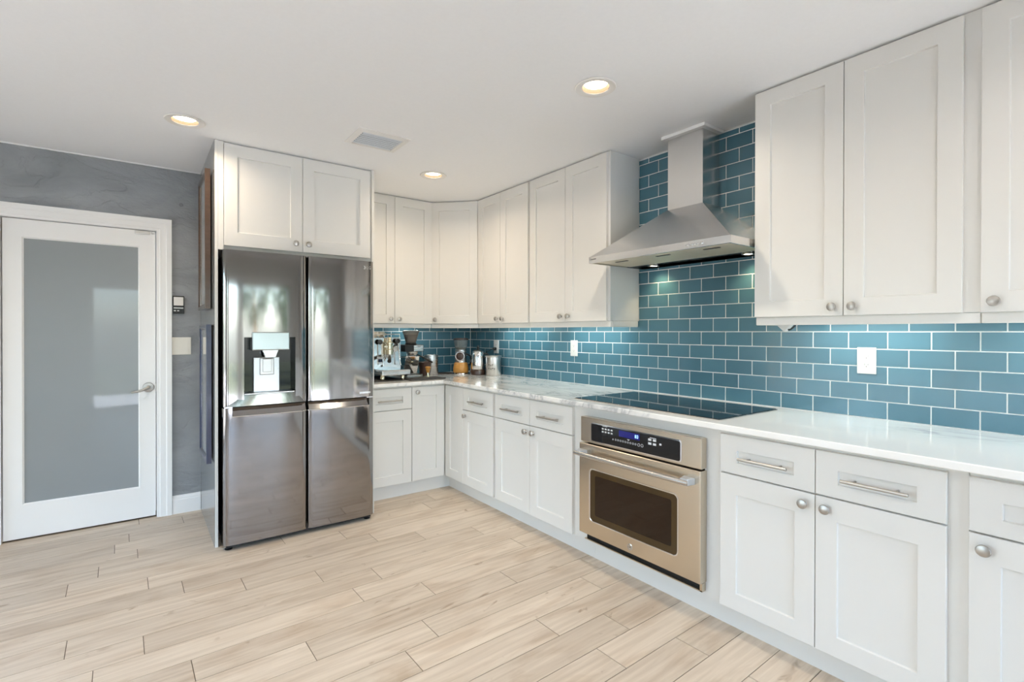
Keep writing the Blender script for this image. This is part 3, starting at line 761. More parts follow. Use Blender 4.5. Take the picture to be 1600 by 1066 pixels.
# lower doors with their grip pockets
for side, (a, b) in (('l', (FX0, FM - .0035)), ('r', (FM + .0035, FX1))):
    s = MB(BACK); v0, v1 = .035, .80
    front_patch(s, a, b, a, b, v0, v1); slab_edges(s, a, b, v0, v1)
    e0, e1 = (a, a + .047) if side == 'l' else (b - .034, b)
    front_patch(s, a, b, e0, e1, v1, .851)
    def cheek(t, e0=e0, e1=e1, a=a, b=b):
        for u in (e0, e1): t.faces.new([t.verts.new(p) for p in ((u, .80, FB), (u, .80, curve_w(u, a, b)), (u, .851, curve_w(u, a, b)), (u, .851, FB))])
        t.faces.new([t.verts.new(p) for p in ((e0, .851, FB), (e1, .851, FB), (e1, .851, curve_w(e1, a, b)), (e0, .851, curve_w(e0, a, b)))])
    s._add(cheek)
    dd = s.build('door', M['fridge'], fr, True)
    p0, p1 = (a + .047, b - .002) if side == 'l' else (a + .002, b - .034)
    MB(BACK).loops([[(p0 + .004, z, wv), (p1 - .004, z, wv), (p1 - .004, z2, w2_), (p0 + .004, z2, w2_)] for z, wv, z2, w2_ in ((.801, FF - .012, .850, FF - .036), (.801, FF - .05, .850, FF - .06))]).build('grip_pocket', M['fridge'], dd)
    MB(BACK).tube([(p0 + (p1 - p0) * i / 14, .801, curve_w(p0 + (p1 - p0) * i / 14, a, b) - .001) for i in range(15)], .0042, 8).build('grip_lip', M['chrome'], dd, True)
for a in (-2.275, -1.41):
    MB(BACK).box(a - .022, a + .022, .852, .860, FB, FF - .012, .002).build('hinge', M['chrome'], fr)

# ------------------------------------------------------------------ range hood
hd = thing('range_hood', 'stainless steel chimney range hood on the blue tiles above the hob', 'range hood', (-.25, -2.62, 1.73))
hy0, hy1, hx = -3.0735, -2.158, -.497
cy0, cy1, cx, cz = -2.718, -2.487, -.170, 2.035
s = MB()
def rect(x0, y0, y1, z, x1=-.0035): return [(x0, y0, z), (x1, y0, z), (x1, y1, z), (x0, y1, z)]
s.loops([rect(hx + .012, hy0 + .012, hy1 - .012, 1.742), rect(hx + .012, hy0 + .012, hy1 - .012, 1.7265), rect(hx, hy0, hy1, 1.7265), rect(hx, hy0, hy1, 1.7635), rect(hx + .003, hy0 + .003, hy1 - .003, 1.765), rect(cx - .002, cy0 - .002, cy1 + .002, cz)])
s.build('canopy', M['hood'], hd)
MB().box(cx, -.0035, cy0, cy1, cz - .005, 2.452, .001).build('chimney', M['hood'], hd)
MB().box(cx - .028, -.0035, cy0 - .028, cy1 + .028, 2.4525, H - .0005, .002).build('chimney_collar', M['trim'], hd)
for i, (a, b) in enumerate(((-3.055, -2.77), (-2.768, -2.475), (-2.473, -2.18))):
    f = MB().box(-.455, -.145, a, b, 1.731, 1.7425, .002).build('filter', M['filter'], hd)
    MB().box(-.40, -.385, (a + b) / 2 - .045, (a + b) / 2 + .045, 1.7285, 1.7315).build('filter_latch', M['black'], f)
for y in (-2.33, -2.94):
    l = MB().lathe([(.033, .012), (.033, -.003), (.026, -.004), (.024, .002), (0, .002)], (-.095, y, 1.728), 'Z').build('lamp', M['chrome'], hd, True)
    MB().lathe([(.0235, .0005), (.0235, .004), (0, .004)], (-.095, y, 1.7265), 'Z').build('bulb', M['halogen'], l)
    q = light('hood_light', 'SPOT', (-.095, y, 1.722), (.30, 0, -1), 3.4, (1.0, .78, .42)); q.data.spot_size = 1.9; q.data.spot_blend = .8; q.data.shadow_soft_size = .02
    q.parent = hd; q.location = Vector((-.095, y, 1.722)) - BASE[hd.name]
for i in range(5):
    MB().lathe([(.0062, 0), (.0062, .004), (.005, .006), (0, .006)], (hx - .0005, -2.842 - i * .0205, 1.745), (-1, 0, 0), 16).build('button', M['chrome'], hd, True)
MB().box(hx - .0012, hx + .001, -2.215, -2.178, 1.7465, 1.7525).build('badge', M['slot'], hd)

# ------------------------------------------------------------------ hob
hb = thing('hob', 'black glass electric hob set flush into the marble worktop', 'hob', (-.36, -2.63, .914))
MB().box(-.628, -.092, -3.098, -2.168, .9142, .9185, .002).build('rim', M['steel'], hb)
MB().box(-.622, -.098, -3.092, -2.174, .9186, .9208, .0008).build('glass_top', M['cooktop'], hb)
for x, y, r in ((-.25, -2.34, .088), (-.49, -2.35, .072), (-.36, -2.635, .115), (-.25, -2.92, .072), (-.48, -2.92, .088)):
    s = MB()
    for rr in (r, r - .012, r * .5): s.lathe([(rr, .92085), (rr, .9210), (rr - .002, .9210), (rr - .002, .92085), (rr, .92085)], (x, y, 0), 'Z', 56)
    s.build('burner_ring', M['burner'], hb)

# ------------------------------------------------------------------ oven
ov = thing('oven', 'bronze-tinted stainless built-in wall oven with a black control panel', 'oven', (-.5, -2.66, .14))
OX = basis((0, -1, 0), (0, 0, 1), (-1, 0, 0))
a0, a1 = 2.277, 3.046


def rrect(u0, u1, v0, v1, r, wv, n=6):
    P = []
    for cx_, cy_, st in ((u1 - r, v0 + r, -PI / 2), (u1 - r, v1 - r, 0), (u0 + r, v1 - r, PI / 2), (u0 + r, v0 + r, PI)):
        for k in range(n + 1): P.append((cx_ + r * math.cos(st + PI / 2 * k / n), cy_ + r * math.sin(st + PI / 2 * k / n), wv))
    return P


MB(OX).box(a0 + .02, a1 - .02, .142, .826, .1, .638).build('body', M['black'], ov)
MB(OX).box(a0 + .022, a1 - .005, .1365, .1415, .60, .668).box(a1 - .0165, a1 - .0045, .1365, .174, .60, .668).build('vent_trim', M['oven'], ov)
MB(OX).box(a0 + .022, a1 - .018, .1425, .174, .60, .648).build('vent_slot', M['black'], ov)
pn = MB(OX).box(a0 + .004, a1, .692, .832, .6405, .684, .004).build('control_panel', M['oven'], ov)
MB(OX).loops([rrect(2.362, 2.944, .703, .808, .014, .6835), rrect(2.362, 2.944, .703, .808, .014, .6858), rrect(2.366, 2.940, .707, .804, .012, .6862)]).build('panel_bezel', M['chrome'], pn, True)
gl = MB(OX).loops([rrect(2.368, 2.938, .7085, .8025, .011, .6855), rrect(2.368, 2.938, .7085, .8025, .011, .6868)]).build('control_glass', M['blackgloss'], pn)
MB(OX).box(2.567, 2.703, .764, .796, .6868, .6874).build('display', M['display'], pn)
text('83', .024, basis((0, -1, 0), (0, 0, 1), (-1, 0, 0), (-.6876, -2.684, .780)), M['digits'], pn, 'digits', .0003)
s = MB(OX)
for i in range(4):
    for j in range(2): s.box(2.447 + i * .021, 2.460 + i * .021, .766 + j * .016, .774 + j * .016, .6868, .6872)
s.box(2.452, 2.486, .799, .8015, .6868, .6872)
for i in range(2):
    for j in range(2): s.box(2.756 + i * .028, 2.775 + i * .028, .756 + j * .019, .767 + j * .019, .6868, .6872)
s.box(2.822, 2.834, .763, .772, .6868, .6872).box(2.765, 2.803, .789, .792, .6868, .6872)
for i in range(11):
    r = .0052 if i < 9 else .0078
    s.lathe([(r, 0), (r, .0004), (r - .0016, .0004), (r - .0016, 0), (r, 0)], (2.545 + i * .0165 + (.004 if i > 8 else 0) + (.004 if i > 9 else 0), .742, .6868), 'Z', 16)
s.prism([(2.522, .738), (2.531, .738), (2.5265, .747)], .6868, .6872, 'z').prism([(2.622, .758), (2.640, .758), (2.631, .7515)], .6868, .6872, 'z')
s.build('control_print', M['print'], pn)
dz0, dz1 = .178, .685
dr = MB(OX).loops([rrect(a0, a1, dz0, dz1, .003, .6405), rrect(a0, a1, dz0, dz1, .003, .688), rrect(a0 + .004, a1 - .004, dz0 + .004, dz1 - .004, .003, .692),
    rrect(2.360, 2.930, .262, .552, .026, .692), rrect(2.363, 2.927, .265, .549, .024, .689)]).build('door', M['oven'], ov)
MB(OX).loops([rrect(2.3565, 2.9335, .2585, .5555, .028, .6925), rrect(2.3575, 2.9325, .2595, .5545, .028, .6933), rrect(2.3615, 2.9285, .2635, .5505, .025, .6932), rrect(2.363, 2.927, .265, .549, .024, .6925)], False, False).build('window_bead', M['chrome'], dr)
wn = MB(OX).loops([rrect(2.363, 2.927, .265, .549, .024, .6892), rrect(2.363, 2.927, .265, .549, .024, .6900)]).build('window_border', M['bronze2'], dr)
MB(OX).loops([rrect(2.400, 2.893, .298, .519, .010, .6900), rrect(2.400, 2.893, .298, .519, .010, .6904)]).build('window', M['bronze'], dr)
hdl = MB(OX).tube([(a0 + .012 + (a1 - a0 - .045) * k / 12, .6345, .738 + .004 * math.sin(PI * k / 12)) for k in range(13)], .0125, 16).build('handle', M['steel'], dr, True)
for u in (a0 + .035, a1 - .055):
    MB(OX).prism([(u - .03, .691), (u + .03, .691), (u + .022, .742), (u - .018, .742)], .620, .652, 'y', .005).build('handle_mount', add_noise(mat('handle_mount_grey', (0.62, 0.64, 0.67), 0.3, 0.6), (20, 20, 20), 0.03), hdl)
MB(OX).lathe([(.017, 0), (.017, .0015), (.0155, .002), (0, .002)], (2.646, .212, .692), 'Z', 32).build('logo', M['chrome'], dr)
s = MB(OX).lathe([(.0135, 0), (.0135, .0006), (.0118, .0006), (.0118, 0), (.0135, 0)], (2.646, .212, .6939), 'Z', 32); s.build('logo_ring', M['slot'], dr)
text('GE', .0135, basis((0, -1, 0), (0, 0, 1), (-1, 0, 0), (-.6944, -2.646, .212)), M['slot'], dr, 'logo_lettering', .0003)

# ------------------------------------------------------------------ ceiling lights and vent
def can_light(x, y, label, power, col=(1.0, .82, .60)):
    t = thing('ceiling_light', label, 'ceiling light', (x, y, H), 'recessed ceiling lights')
    MB().lathe([(.067, -.0005), (.094, -.0005), (.098, -.004), (.094, -.008), (.070, -.0065), (.0645, -.004), (.067, -.0005)], (x, y, H - .0005), 'Z', 48).build('trim_ring', M['lampwhite'], t, True)
    MB().lathe([(.0655, -.002), (.0655, .07), (0, .07), (0, .068), (.050, .066), (.062, .002), (.064, -.003), (.0655, -.002)], (x, y, H), 'Z', 48).build('baffle', M['baffle'], t, True)
    MB().lathe([(0, .012), (.054, .012), (.056, .015), (.054, .018), (0, .018)], (x, y, H), 'Z', 40).build('lens', M['bulb'], t, True)
    l = light('can_lamp', 'AREA', (x, y, H - .012), (0, 0, -1), power, col, (.10, .10), 'DISK', spread=2.75)
    l.parent = t; l.location = Vector((x, y, H - .012)) - BASE[t.name]
    return t


for i, (x, y) in enumerate(((-2.5, -2.9), (-2.5, -4.6), (-.97, -4.4), (-4.2, -1.4), (-4.2, -3.2), (-4.2, -4.9))):  # out-of-view lamps added to brighten the whole room
    can_light(x, y, ['added unseen round recessed ceiling light left of the camera', 'added unseen round recessed ceiling light above the camera', 'added unseen round recessed ceiling light above the cut-off cabinet', 'added unseen round recessed ceiling light in front of the glass door', 'added unseen round recessed ceiling light by the side window', 'added unseen round recessed ceiling light in the far corner'][i], 4.2, (1.0, .94, .86))
can_light(-2.497, -1.045, 'round recessed ceiling light between the glass door and the refrigerator cabinet', 4.5)
can_light(-.965, -2.664, 'round recessed ceiling light nearest the range hood', 7, (1.0, .88, .70))
can_light(-.948, -1.0, 'small round recessed ceiling light nearest the corner cabinets', 5.2)

vt = thing('air_vent', 'white rectangular ceiling air vent with grey slats', 'vent', (-1.535, -1.40, H), None)
vx0, vx1, vy0, vy1 = -1.695, -1.378, -1.535, -1.265
MB().loops([[(vx0 + d, vy0 + d, z), (vx1 - d, vy0 + d, z), (vx1 - d, vy1 - d, z), (vx0 + d, vy1 - d, z)] for d, z in ((0, H), (0, H - .004), (.034, H - .011), (.036, H - .003), (.036, H))], False, False).build('frame', M['lampwhite'], vt)
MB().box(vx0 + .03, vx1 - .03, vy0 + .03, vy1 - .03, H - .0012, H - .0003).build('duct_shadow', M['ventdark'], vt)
for i in range(7):
    y = vy0 + .052 + i * .0278
    s = MB(Matrix.Translation((0, y, H - .007)) @ Matrix.Rotation(math.radians(-32 if i else -60), 4, 'X')); s.box(vx0 + .038, vx1 - .038, -.0052, .0052, -.0006, .0006); s.build('slat', M['ventslat'], vt)

# ------------------------------------------------------------------ things on the walls
def outlet(y, z, label):
    t = thing('wall_outlet', label, 'outlet', (0, y, z), 'white outlets on the tiles')
    MB(RIGHT).box(-y - .0385, -y + .0385, z - .061, z + .061, .0025, .0085, .0025).build('cover_plate', M['white'], t)
    for d in (-.0195, .0195):
        r = MB(RIGHT).box(-y - .017, -y + .017, z + d - .0145, z + d + .0145, .008, .0098, .004).build('receptacle', M['white'], t)
        MB(RIGHT).box(-y - .0075, -y - .0055, z + d - .002, z + d + .006, .0098, .0101).box(-y + .0055, -y + .0075, z + d - .002, z + d + .006, .0098, .0101).lathe([(.0024, 0), (.0024, .0003), (0, .0003)], (-y, z + d - .0075, .0098), 'Z', 10).build('slots', M['slot'], r)
    return t


outlet(-3.457, 1.179, 'white double outlet on blue tiles under the large wall cabinet')
outlet(-1.514, 1.185, 'white outlet on blue tiles left of the hob')
outlet(-.463, 1.171, 'white outlet on the tiles behind the steel canister in the corner')
t = thing('light_switch', 'ivory double light switch on the grey plaster beside the glass door', 'switch', (-2.452, 0, 1.205))
MB(BACK).box(-2.510, -2.394, 1.142, 1.268, .001, .007, .0025).build('cover_plate', M['ivory'], t)
for x in (-2.482, -2.432): MB(BACK).prism([(1.172, .0065), (1.238, .0065), (1.238, .0085), (1.172, .0115)], x - .017, x + .017, 'x').build('rocker', M['ivory'], t)
t = thing('thermostat', 'small black wall thermostat with a pale screen above the light switch', 'thermostat', (-2.471, 0, 1.5))
MB(BACK).box(-2.506, -2.436, 1.437, 1.564, .001, .018, .003).build('case', M['black'], t)
MB(BACK).box(-2.5, -2.442, 1.496, 1.556, .0175, .0188).build('screen', add_noise(mat('pale_screen', (0.75, 0.71, 0.68), 0.3), (20, 20, 20), 0.02), t)
for x in (-2.493, -2.473): MB(BACK).box(x - .006, x + .006, 1.455, 1.462, .0178, .0192).build('button', M['white'], t)
MB(BACK).box(-2.5, -2.442, 1.474, 1.482, .0178, .0190).build('speaker_slot', M['nickel'], t)
o = MB(BACK).lathe([(.012, .001), (.012, .004), (.009, .007), (0, .007)], (-2.454, 2.222, 0), 'Z', 20).build('wall_hook', add_noise(mat('plaster_coloured_cap', (0.22, 0.23, 0.24), 0.6), (30, 30, 30), 0.1), None, True, origin=(-2.454, 0, 2.222))
tag(o, 'small grey round cap on the plaster above the thermostat', 'hook')


def picture(label, x0, x1, y0, y1, z0, z1, fm, bar=.032):
    """hangs on the side panel of the refrigerator cabinet and faces the door"""
    t = thing('picture_frame', label, 'picture', (x1, (y0 + y1) / 2, (z0 + z1) / 2), 'framed pictures on the side panel')
    X = basis((0, -1, 0), (0, 0, 1), (-1, 0, 0)); u0, u1 = -y1, -y0
    def rc(i, wv): return [(u0 + i, z0 + i, wv), (u1 - i, z0 + i, wv), (u1 - i, z1 - i, wv), (u0 + i, z1 - i, wv)]
    MB(X).loops([rc(0, -x1), rc(0, -x0 - .002), rc(.002, -x0), rc(bar - .01, -x0), rc(bar, -x0 - .008), rc(bar, -x1)], False, False).build('frame', fm, t)
    MB(X).box(u0 + .01, u1 - .01, z0 + .01, z1 - .01, -x1 + .001, -x1 + .008).build('backing', M['black'], t)
    MB(X).box(u0 + bar - .004, u1 - bar + .004, z0 + bar - .004, z1 - bar + .004, -x0 - .014, -x0 - .010).build('picture', M['canvas'], t)
    return t


picture('upper glossy black picture frame, brown reflection painted in, hanging beside the refrigerator', -2.373, -2.343, -.712, -.288, 1.452, 2.322, M['frame'])
picture('lower glossy picture frame, blue reflection painted in, hanging beside the refrigerator', -2.371, -2.3435, -.762, -.335, .497, 1.352, M['frame2'])

t = thing('plug_adapter', 'small white adapter with a black cable hanging under the wall cabinet right of the hood', 'adapter', (-.2, -3.183, 1.36))
MB(Matrix.Translation((-.20, -3.183, 1.345)) @ Matrix.Rotation(.75, 4, 'X')).box(-.018, .018, -.024, .024, -.024, .022, .004).build('case', M['white'], t)
MB().tube([(-.20, -3.196, 1.322), (-.2, -3.209, 1.324), (-.2, -3.223, 1.336), (-.2, -3.243, 1.362), (-.2, -3.251, 1.379)], .0035, 8).build('cable', M['black'], t, True)

# ------------------------------------------------------------------ things on the worktop
T0 = .9142
t = thing('black_sheet', 'thin black sheet under the espresso machine', 'mat', (-1.05, -.3, T0))
MB().box(-1.25, -.965, -.545, -.06, T0, T0 + .006, .002).build('sheet', M['rubber'], t)  # flat dark sheet below the machine's feet
T1 = T0 + .0063
em = thing('espresso_machine', 'chrome espresso machine beside the refrigerator, partly hidden by it', 'espresso machine', (-1.05, -.3, T1))
ex0, ex1 = -1.20, -.905
for x in (ex0 + .05, -1.135 + .0, -.962):
    for y in (-.495, -.10):
        if x == ex0 + .05: continue
        MB().lathe([(.017, 0), (.019, .004), (.017, .03), (.014, .034), (.014, .045)], (x, y, T1), 'Z', 20).build('foot', M['brass'], em, True)
tr_ = MB().box(-1.148, -.902, -.52, -.065, .957, .998, .006).build('drip_tray', M['steel'], em)
MB().box(-1.14, -.91, -.512, -.34, .998, 1.0015, .001).build('drip_grate', M['chrome'], tr_)
MB().box(ex0, ex1, -.335, -.07, .999, 1.262, .006).build('body', M['chrome'], em)
MB().box(ex0 + .004, ex1 - .004, -.338, -.334, 1.0, 1.258, .001).build('front_plate', M['chrome'], em)
s = MB()
for p in (((ex0 + .01, -.33), (ex1 - .01, -.33)), ((ex1 - .01, -.33), (ex1 - .01, -.08)), ((ex1 - .01, -.08), (ex0 + .01, -.08))): s.tube([(*p[0], 1.288), (*p[1], 1.288)], .004, 8)
for x, y in ((ex0 + .01, -.33), (ex1 - .01, -.33), (ex1 - .01, -.08), (-1.05, -.33)): s.tube([(x, y, 1.26), (x, y, 1.288)], .0035, 8)
s.build('cup_rail', M['chrome'], em, True)
gx, gy = -1.028, -.38
g = MB().lathe([(.018, -.05), (.034, -.048), (.034, -.012), (.026, -.006), (.026, .03), (.030, .034), (.030, .048), (.018, .056), (.014, .075), (.018, .08), (.012, .092), (0, .094)], (gx, gy, 1.172), 'Z', 28).lathe([(.02, 0), (.02, .06), (.026, .062), (.026, .075)], (gx, gy + .06, 1.185), (0, -1, 0), 20).build('group_head', M['brass'], em, True)
MB().tube([(gx + .03, gy, 1.185), (gx + .052, gy - .01, 1.20)], .006, 8).lathe([(.012, 0), (.014, .01), (.008, .02), (0, .021)], (gx + .05, gy - .01, 1.20), (.8, -.2, .5), 14).build('lever', M['black'], g, True)
pf = MB().lathe([(.024, -.03), (.033, -.026), (.034, 0), (.030, .003)], (gx, gy, 1.120), 'Z', 26).tube([(gx, gy, 1.085), (gx - .004, gy - .01, 1.078), (gx - .004, gy - .012, 1.062)], .008, 10).build('portafilter', M['chrome'], em, True)
MB().tube([(gx - .01, gy - .03, 1.112), (gx - .03, gy - .075, 1.098), (gx - .06, gy - .14, 1.074)], .013, 14, [.009, .014, .016]).build('portafilter_handle', M['black'], pf, True)
MB().tube([(ex1 - .045, -.345, 1.215), (ex1 - .045, -.372, 1.21), (ex1 - .043, -.38, 1.18), (ex1 - .035, -.392, 1.06), (ex1 - .03, -.40, 1.03)], .005, 10).build('steam_wand', M['chrome'], em, True)
MB().tube([(-1.10, -.345, 1.215), (-1.10, -.372, 1.21), (-1.095, -.385, 1.18), (-1.085, -.395, 1.03)], .005, 10).build('water_wand', M['chrome'], em, True)
for x, z in ((ex1 - .045, 1.232), (-1.105, 1.225)):
    MB().lathe([(.006, 0), (.006, .02), (.019, .022), (.022, .03), (.019, .042), (.006, .045), (0, .0455)], (x, -.338, z), (0, -1, 0), 18).build('valve_knob', M['black'], em, True)
for x, z in ((ex1 - .055, 1.165),):
    q = MB().lathe([(.024, 0), (.024, .008), (.021, .010), (.020, .008), (0, .008)], (x, -.338, z), (0, -1, 0), 28).build('gauge', M['chrome'], em, True)
    MB().lathe([(.0195, 0), (.0195, .0006), (0, .0006)], (x, -.3462, z), (0, -1, 0), 24).build('gauge_face', M['white'], q)
MB().box(-1.118, -1.072, -.3425, -.338, 1.045, 1.105, .002).build('control_plate', M['steel'], em)
MB().box(-1.108, -1.066, -.344, -.3424, 1.058, 1.082, .001).build('control_display', add_noise(mat('navy_screen', (0.01, 0.016, 0.05), 0.15), (20, 20, 20), 0.1), em)
MB().lathe([(.007, 0), (.007, .006), (0, .007)], (-1.078, -.3424, 1.024), (0, -1, 0), 14).build('control_button', M['black'], em, True)
for i, (x, y, lab) in enumerate(((-1.105, -.25, 'small cream cup on top of the espresso machine, nearer the refrigerator'), (-1.03, -.2, 'small cream cup on top of the espresso machine, behind its group head'))):
    c = MB().lathe([(.018, 0), (.028, .012), (.032, .045), (.030, .0455), (.026, .014), (0, .004)], (x, y, 1.2625), 'Z', 24).tube([(x + .030, y, 1.298), (x + .045, y, 1.294), (x + .045, y, 1.28), (x + .028, y, 1.276)], .003, 8).build('espresso_cup', M['cream'], None, True, origin=(x, y, 1.2625))
    tag(c, lab, 'cup')

# grinder next to the espresso machine
gr = thing('coffee_grinder', 'tall coffee grinder with a smoky bean hopper, right of the espresso machine', 'coffee grinder', (-.79, -.27, T0))
MB().prism([(-.885, -.42), (-.745, -.42), (-.70, -.33), (-.70, -.14), (-.87, -.14)], T0, T0 + .03, 'z', .003).build('base', M['steel'], gr)
MB().box(-.87, -.765, -.412, -.30, T0 + .0302, T0 + .034, .001).build('grounds_tray', M['black'], gr)
MB().prism([(-.29, T0 + .03), (-.15, T0 + .03), (-.16, 1.10), (-.34, 1.10), (-.33, 1.06)], -.862, -.735, 'x', .004).build('column', M['chrome'], gr)
MB().lathe([(.020, 0), (.032, .02), (.048, .045), (.050, .06)], (-.785, -.30, 1.078), 'Z', 28).build('chute', M['steel'], gr, True)
MB().box(-.880, -.706, -.365, -.19, 1.138, 1.198, .004).build('head', M['black'], gr)
MB().box(-.800, -.712, -.3685, -.3648, 1.143, 1.193, .001).build('head_plate', M['steel'], gr)
MB().box(-.768, -.738, -.3695, -.3684, 1.181, 1.188).build('badge', M['slot'], gr)
MB().lathe([(.046, .0), (.050, .01), (.044, .018)], (-.788, -.28, 1.198), 'Z', 28).build('hopper_collar', M['black'], gr, True)
hp = MB().lathe([(.043, 0), (.050, .025), (.073, .100), (.071, .100), (.048, .026), (.041, .002), (.043, 0)], (-.788, -.28, 1.212), 'Z', 32).build('hopper', M['smoke'], gr, True)
MB().lathe([(.040, .002), (.046, .024), (.060, .074), (.03, .084), (0, .087)], (-.788, -.28, 1.212), 'Z', 28).build('beans', M['beans'], hp, True)
MB().lathe([(.074, 0), (.075, .006), (.060, .010), (0, .011)], (-.788, -.28, 1.312), 'Z', 32).build('lid', M['smoke'], gr, True)
MB().tube([(-.76, -.35, 1.112), (-.735, -.375, 1.095), (-.66, -.44, 1.045)], .006, 10, [.005, .006, .0085]).build('lever', M['black'], gr, True)
for x in (-.845, -.805): MB().tube([(x, -.335, 1.065), (x, -.40, 1.06)], .005, 8).build('fork_prong', M['black'], gr, True)

c = MB().lathe([(.042, 0), (.045, .003), (.060, .125), (.057, .127), (.054, .122), (.040, .006), (0, .006)], (-.640, -.255, T0), 'Z', 36).build('knock_box', M['brown'], None, True, origin=(-.640, -.255, T0))
tag(c, 'dark brown tapered knock-out tub between grinder and steel canister', 'tub')
t = thing('tamping_mat', 'flat black rubber tamping mat on the worktop corner', 'mat', (-.78, -.5, T0))
MB().box(-.945, -.625, -.612, -.425, T0, T0 + .011, .004).build('sheet', M['rubber'], t)
t = thing('coffee_tamper', 'small coffee tamper with a wooden handle standing on the black mat', 'tamper', (-.722, -.475, T0 + .0112))
zt = T0 + .0112
MB().lathe([(.026, 0), (.026, .008), (.012, .012), (.010, .036), (.014, .038)], (-.722, -.475, zt), 'Z', 26).build('base', M['brass'], t, True)
MB().lathe([(.012, .038), (.014, .045), (.021, .070), (.024, .084), (.018, .089), (0, .090)], (-.722, -.475, zt), 'Z', 26).build('handle', M['wood'], t, True)

t = thing('steel_canister', 'plain brushed steel canister against the tiles behind the tamper', 'canister', (-.515, -.135, T0))
MB().lathe([(.062, 0), (.065, .004), (.065, .172), (.067, .174), (.067, .180), (.064, .182), (.0625, .178), (.0625, .008), (0, .008)], (-.515, -.135, T0), 'Z', 44).build('body', M['steel'], t, True)

t = thing('rubber_coaster', 'flat black round pad on the worktop behind the wooden-based grinder', 'pad', (-.36, -.12, T0))
MB().lathe([(.070, 0), (.072, .003), (.070, .008), (0, .0085)], (-.365, -.115, T0), 'Z', 40).build('disc', M['rubber'], t, True)

bx, by = -.275, -.27
t = thing('burr_grinder', 'small coffee grinder with a wooden base and glass hopper in the corner', 'coffee grinder', (bx, by, T0))
MB().lathe([(.076, 0), (.078, .004), (.076, .013), (.066, .016)], (bx, by, T0), 'Z', 36).build('foot_plate', M['chrome'], t, True)
MB().lathe([(.068, .0165), (.072, .022), (.072, .060), (.062, .104), (.055, .112)], (bx, by, T0), 'Z', 32).build('grounds_drawer', M['wood'], t, True)
MB().lathe([(.055, .1125), (.056, .130), (.050, .175), (.054, .205), (.056, .228), (.048, .235)], (bx, by, T0), 'Z', 32).build('housing', M['steel'], t, True)
dx, dy = -.62, -.785
rg = MB().lathe([(.046, 0), (.048, .02), (.044, .026), (.036, .026), (.034, .02)], (bx + dx * .040, by + dy * .040, T0 + .170), (dx, dy, 0), 36).build('dial_ring', M['chrome'], t, True)
MB().lathe([(.035, 0), (.035, .008), (.020, .014), (.017, .022), (0, .023)], (bx + dx * .056, by + dy * .056, T0 + .170), (dx, dy, 0), 30).build('dial_knob', M['brown'], rg, True)
MB().tube([(bx + .045, by - .02, T0 + .19), (bx + .075, by - .05, T0 + .17), (bx + .078, by - .06, T0 + .12), (bx + .06, by - .055, T0 + .08)], .008, 10).build('side_arm', M['black'], t, True)
hp = MB().lathe([(.048, .236), (.055, .246), (.068, .318), (.066, .318), (.053, .247), (.046, .238), (.048, .236)], (bx, by, T0), 'Z', 32).build('hopper', M['glass'], t, True)
MB().lathe([(.045, .2385), (.050, .246), (.040, .252), (0, .256)], (bx, by, T0), 'Z', 24).build('beans', M['beans'], hp, True)
MB().lathe([(.070, .319), (.072, .324), (.070, .334), (.050, .339), (0, .340)], (bx, by, T0), 'Z', 36).build('lid', M['brown'], t, True)

px_, py_ = -.176, -.414
t = thing('coffee_percolator', 'polished steel percolator with black base and lid knob, left of the printed crock', 'percolator', (px_, py_, T0))
MB().lathe([(.064, 0), (.068, .004), (.070, .030), (.066, .050), (.064, .052)], (px_, py_, T0), 'Z', 36).build('base', M['brown'], t, True)
MB().lathe([(.064, .0525), (.066, .056), (.064, .11), (.058, .18), (.054, .208), (.052, .210)], (px_, py_, T0), 'Z', 40).build('pot', M['chrome'], t, True)
ld = MB().lathe([(.053, .2105), (.054, .214), (.045, .226), (.02, .233), (0, .234)], (px_, py_, T0), 'Z', 36).build('lid', M['chrome'], t, True)
MB().lathe([(.010, .2335), (.009, .240), (.012, .246), (.012, .264), (.008, .270), (0, .271)], (px_, py_, T0), 'Z', 20).build('lid_knob', M['black'], ld, True)
ax, ay = .80, -.60
MB().tube([(px_ + ax * .052, py_ + ay * .052, T0 + .195), (px_ + ax * .085, py_ + ay * .085, T0 + .192), (px_ + ax * .100, py_ + ay * .100, T0 + .165), (px_ + ax * .096, py_ + ay * .096, T0 + .10), (px_ + ax * .074, py_ + ay * .074, T0 + .060), (px_ + ax * .064, py_ + ay * .064, T0 + .062)], .009, 12, [.006, .009, .010, .010, .008, .006]).build('handle', M['black'], t, True)
sx_, sy_ = .45, .89
MB().tube([(px_ + sx_ * .058, py_ + sy_ * .058, T0 + .115), (px_ + sx_ * .074, py_ + sy_ * .074, T0 + .150), (px_ + sx_ * .079, py_ + sy_ * .079, T0 + .190), (px_ + sx_ * .085, py_ + sy_ * .085, T0 + .206)], .01, 12, [.015, .011, .009, .008]).build('spout', M['chrome'], t, True)

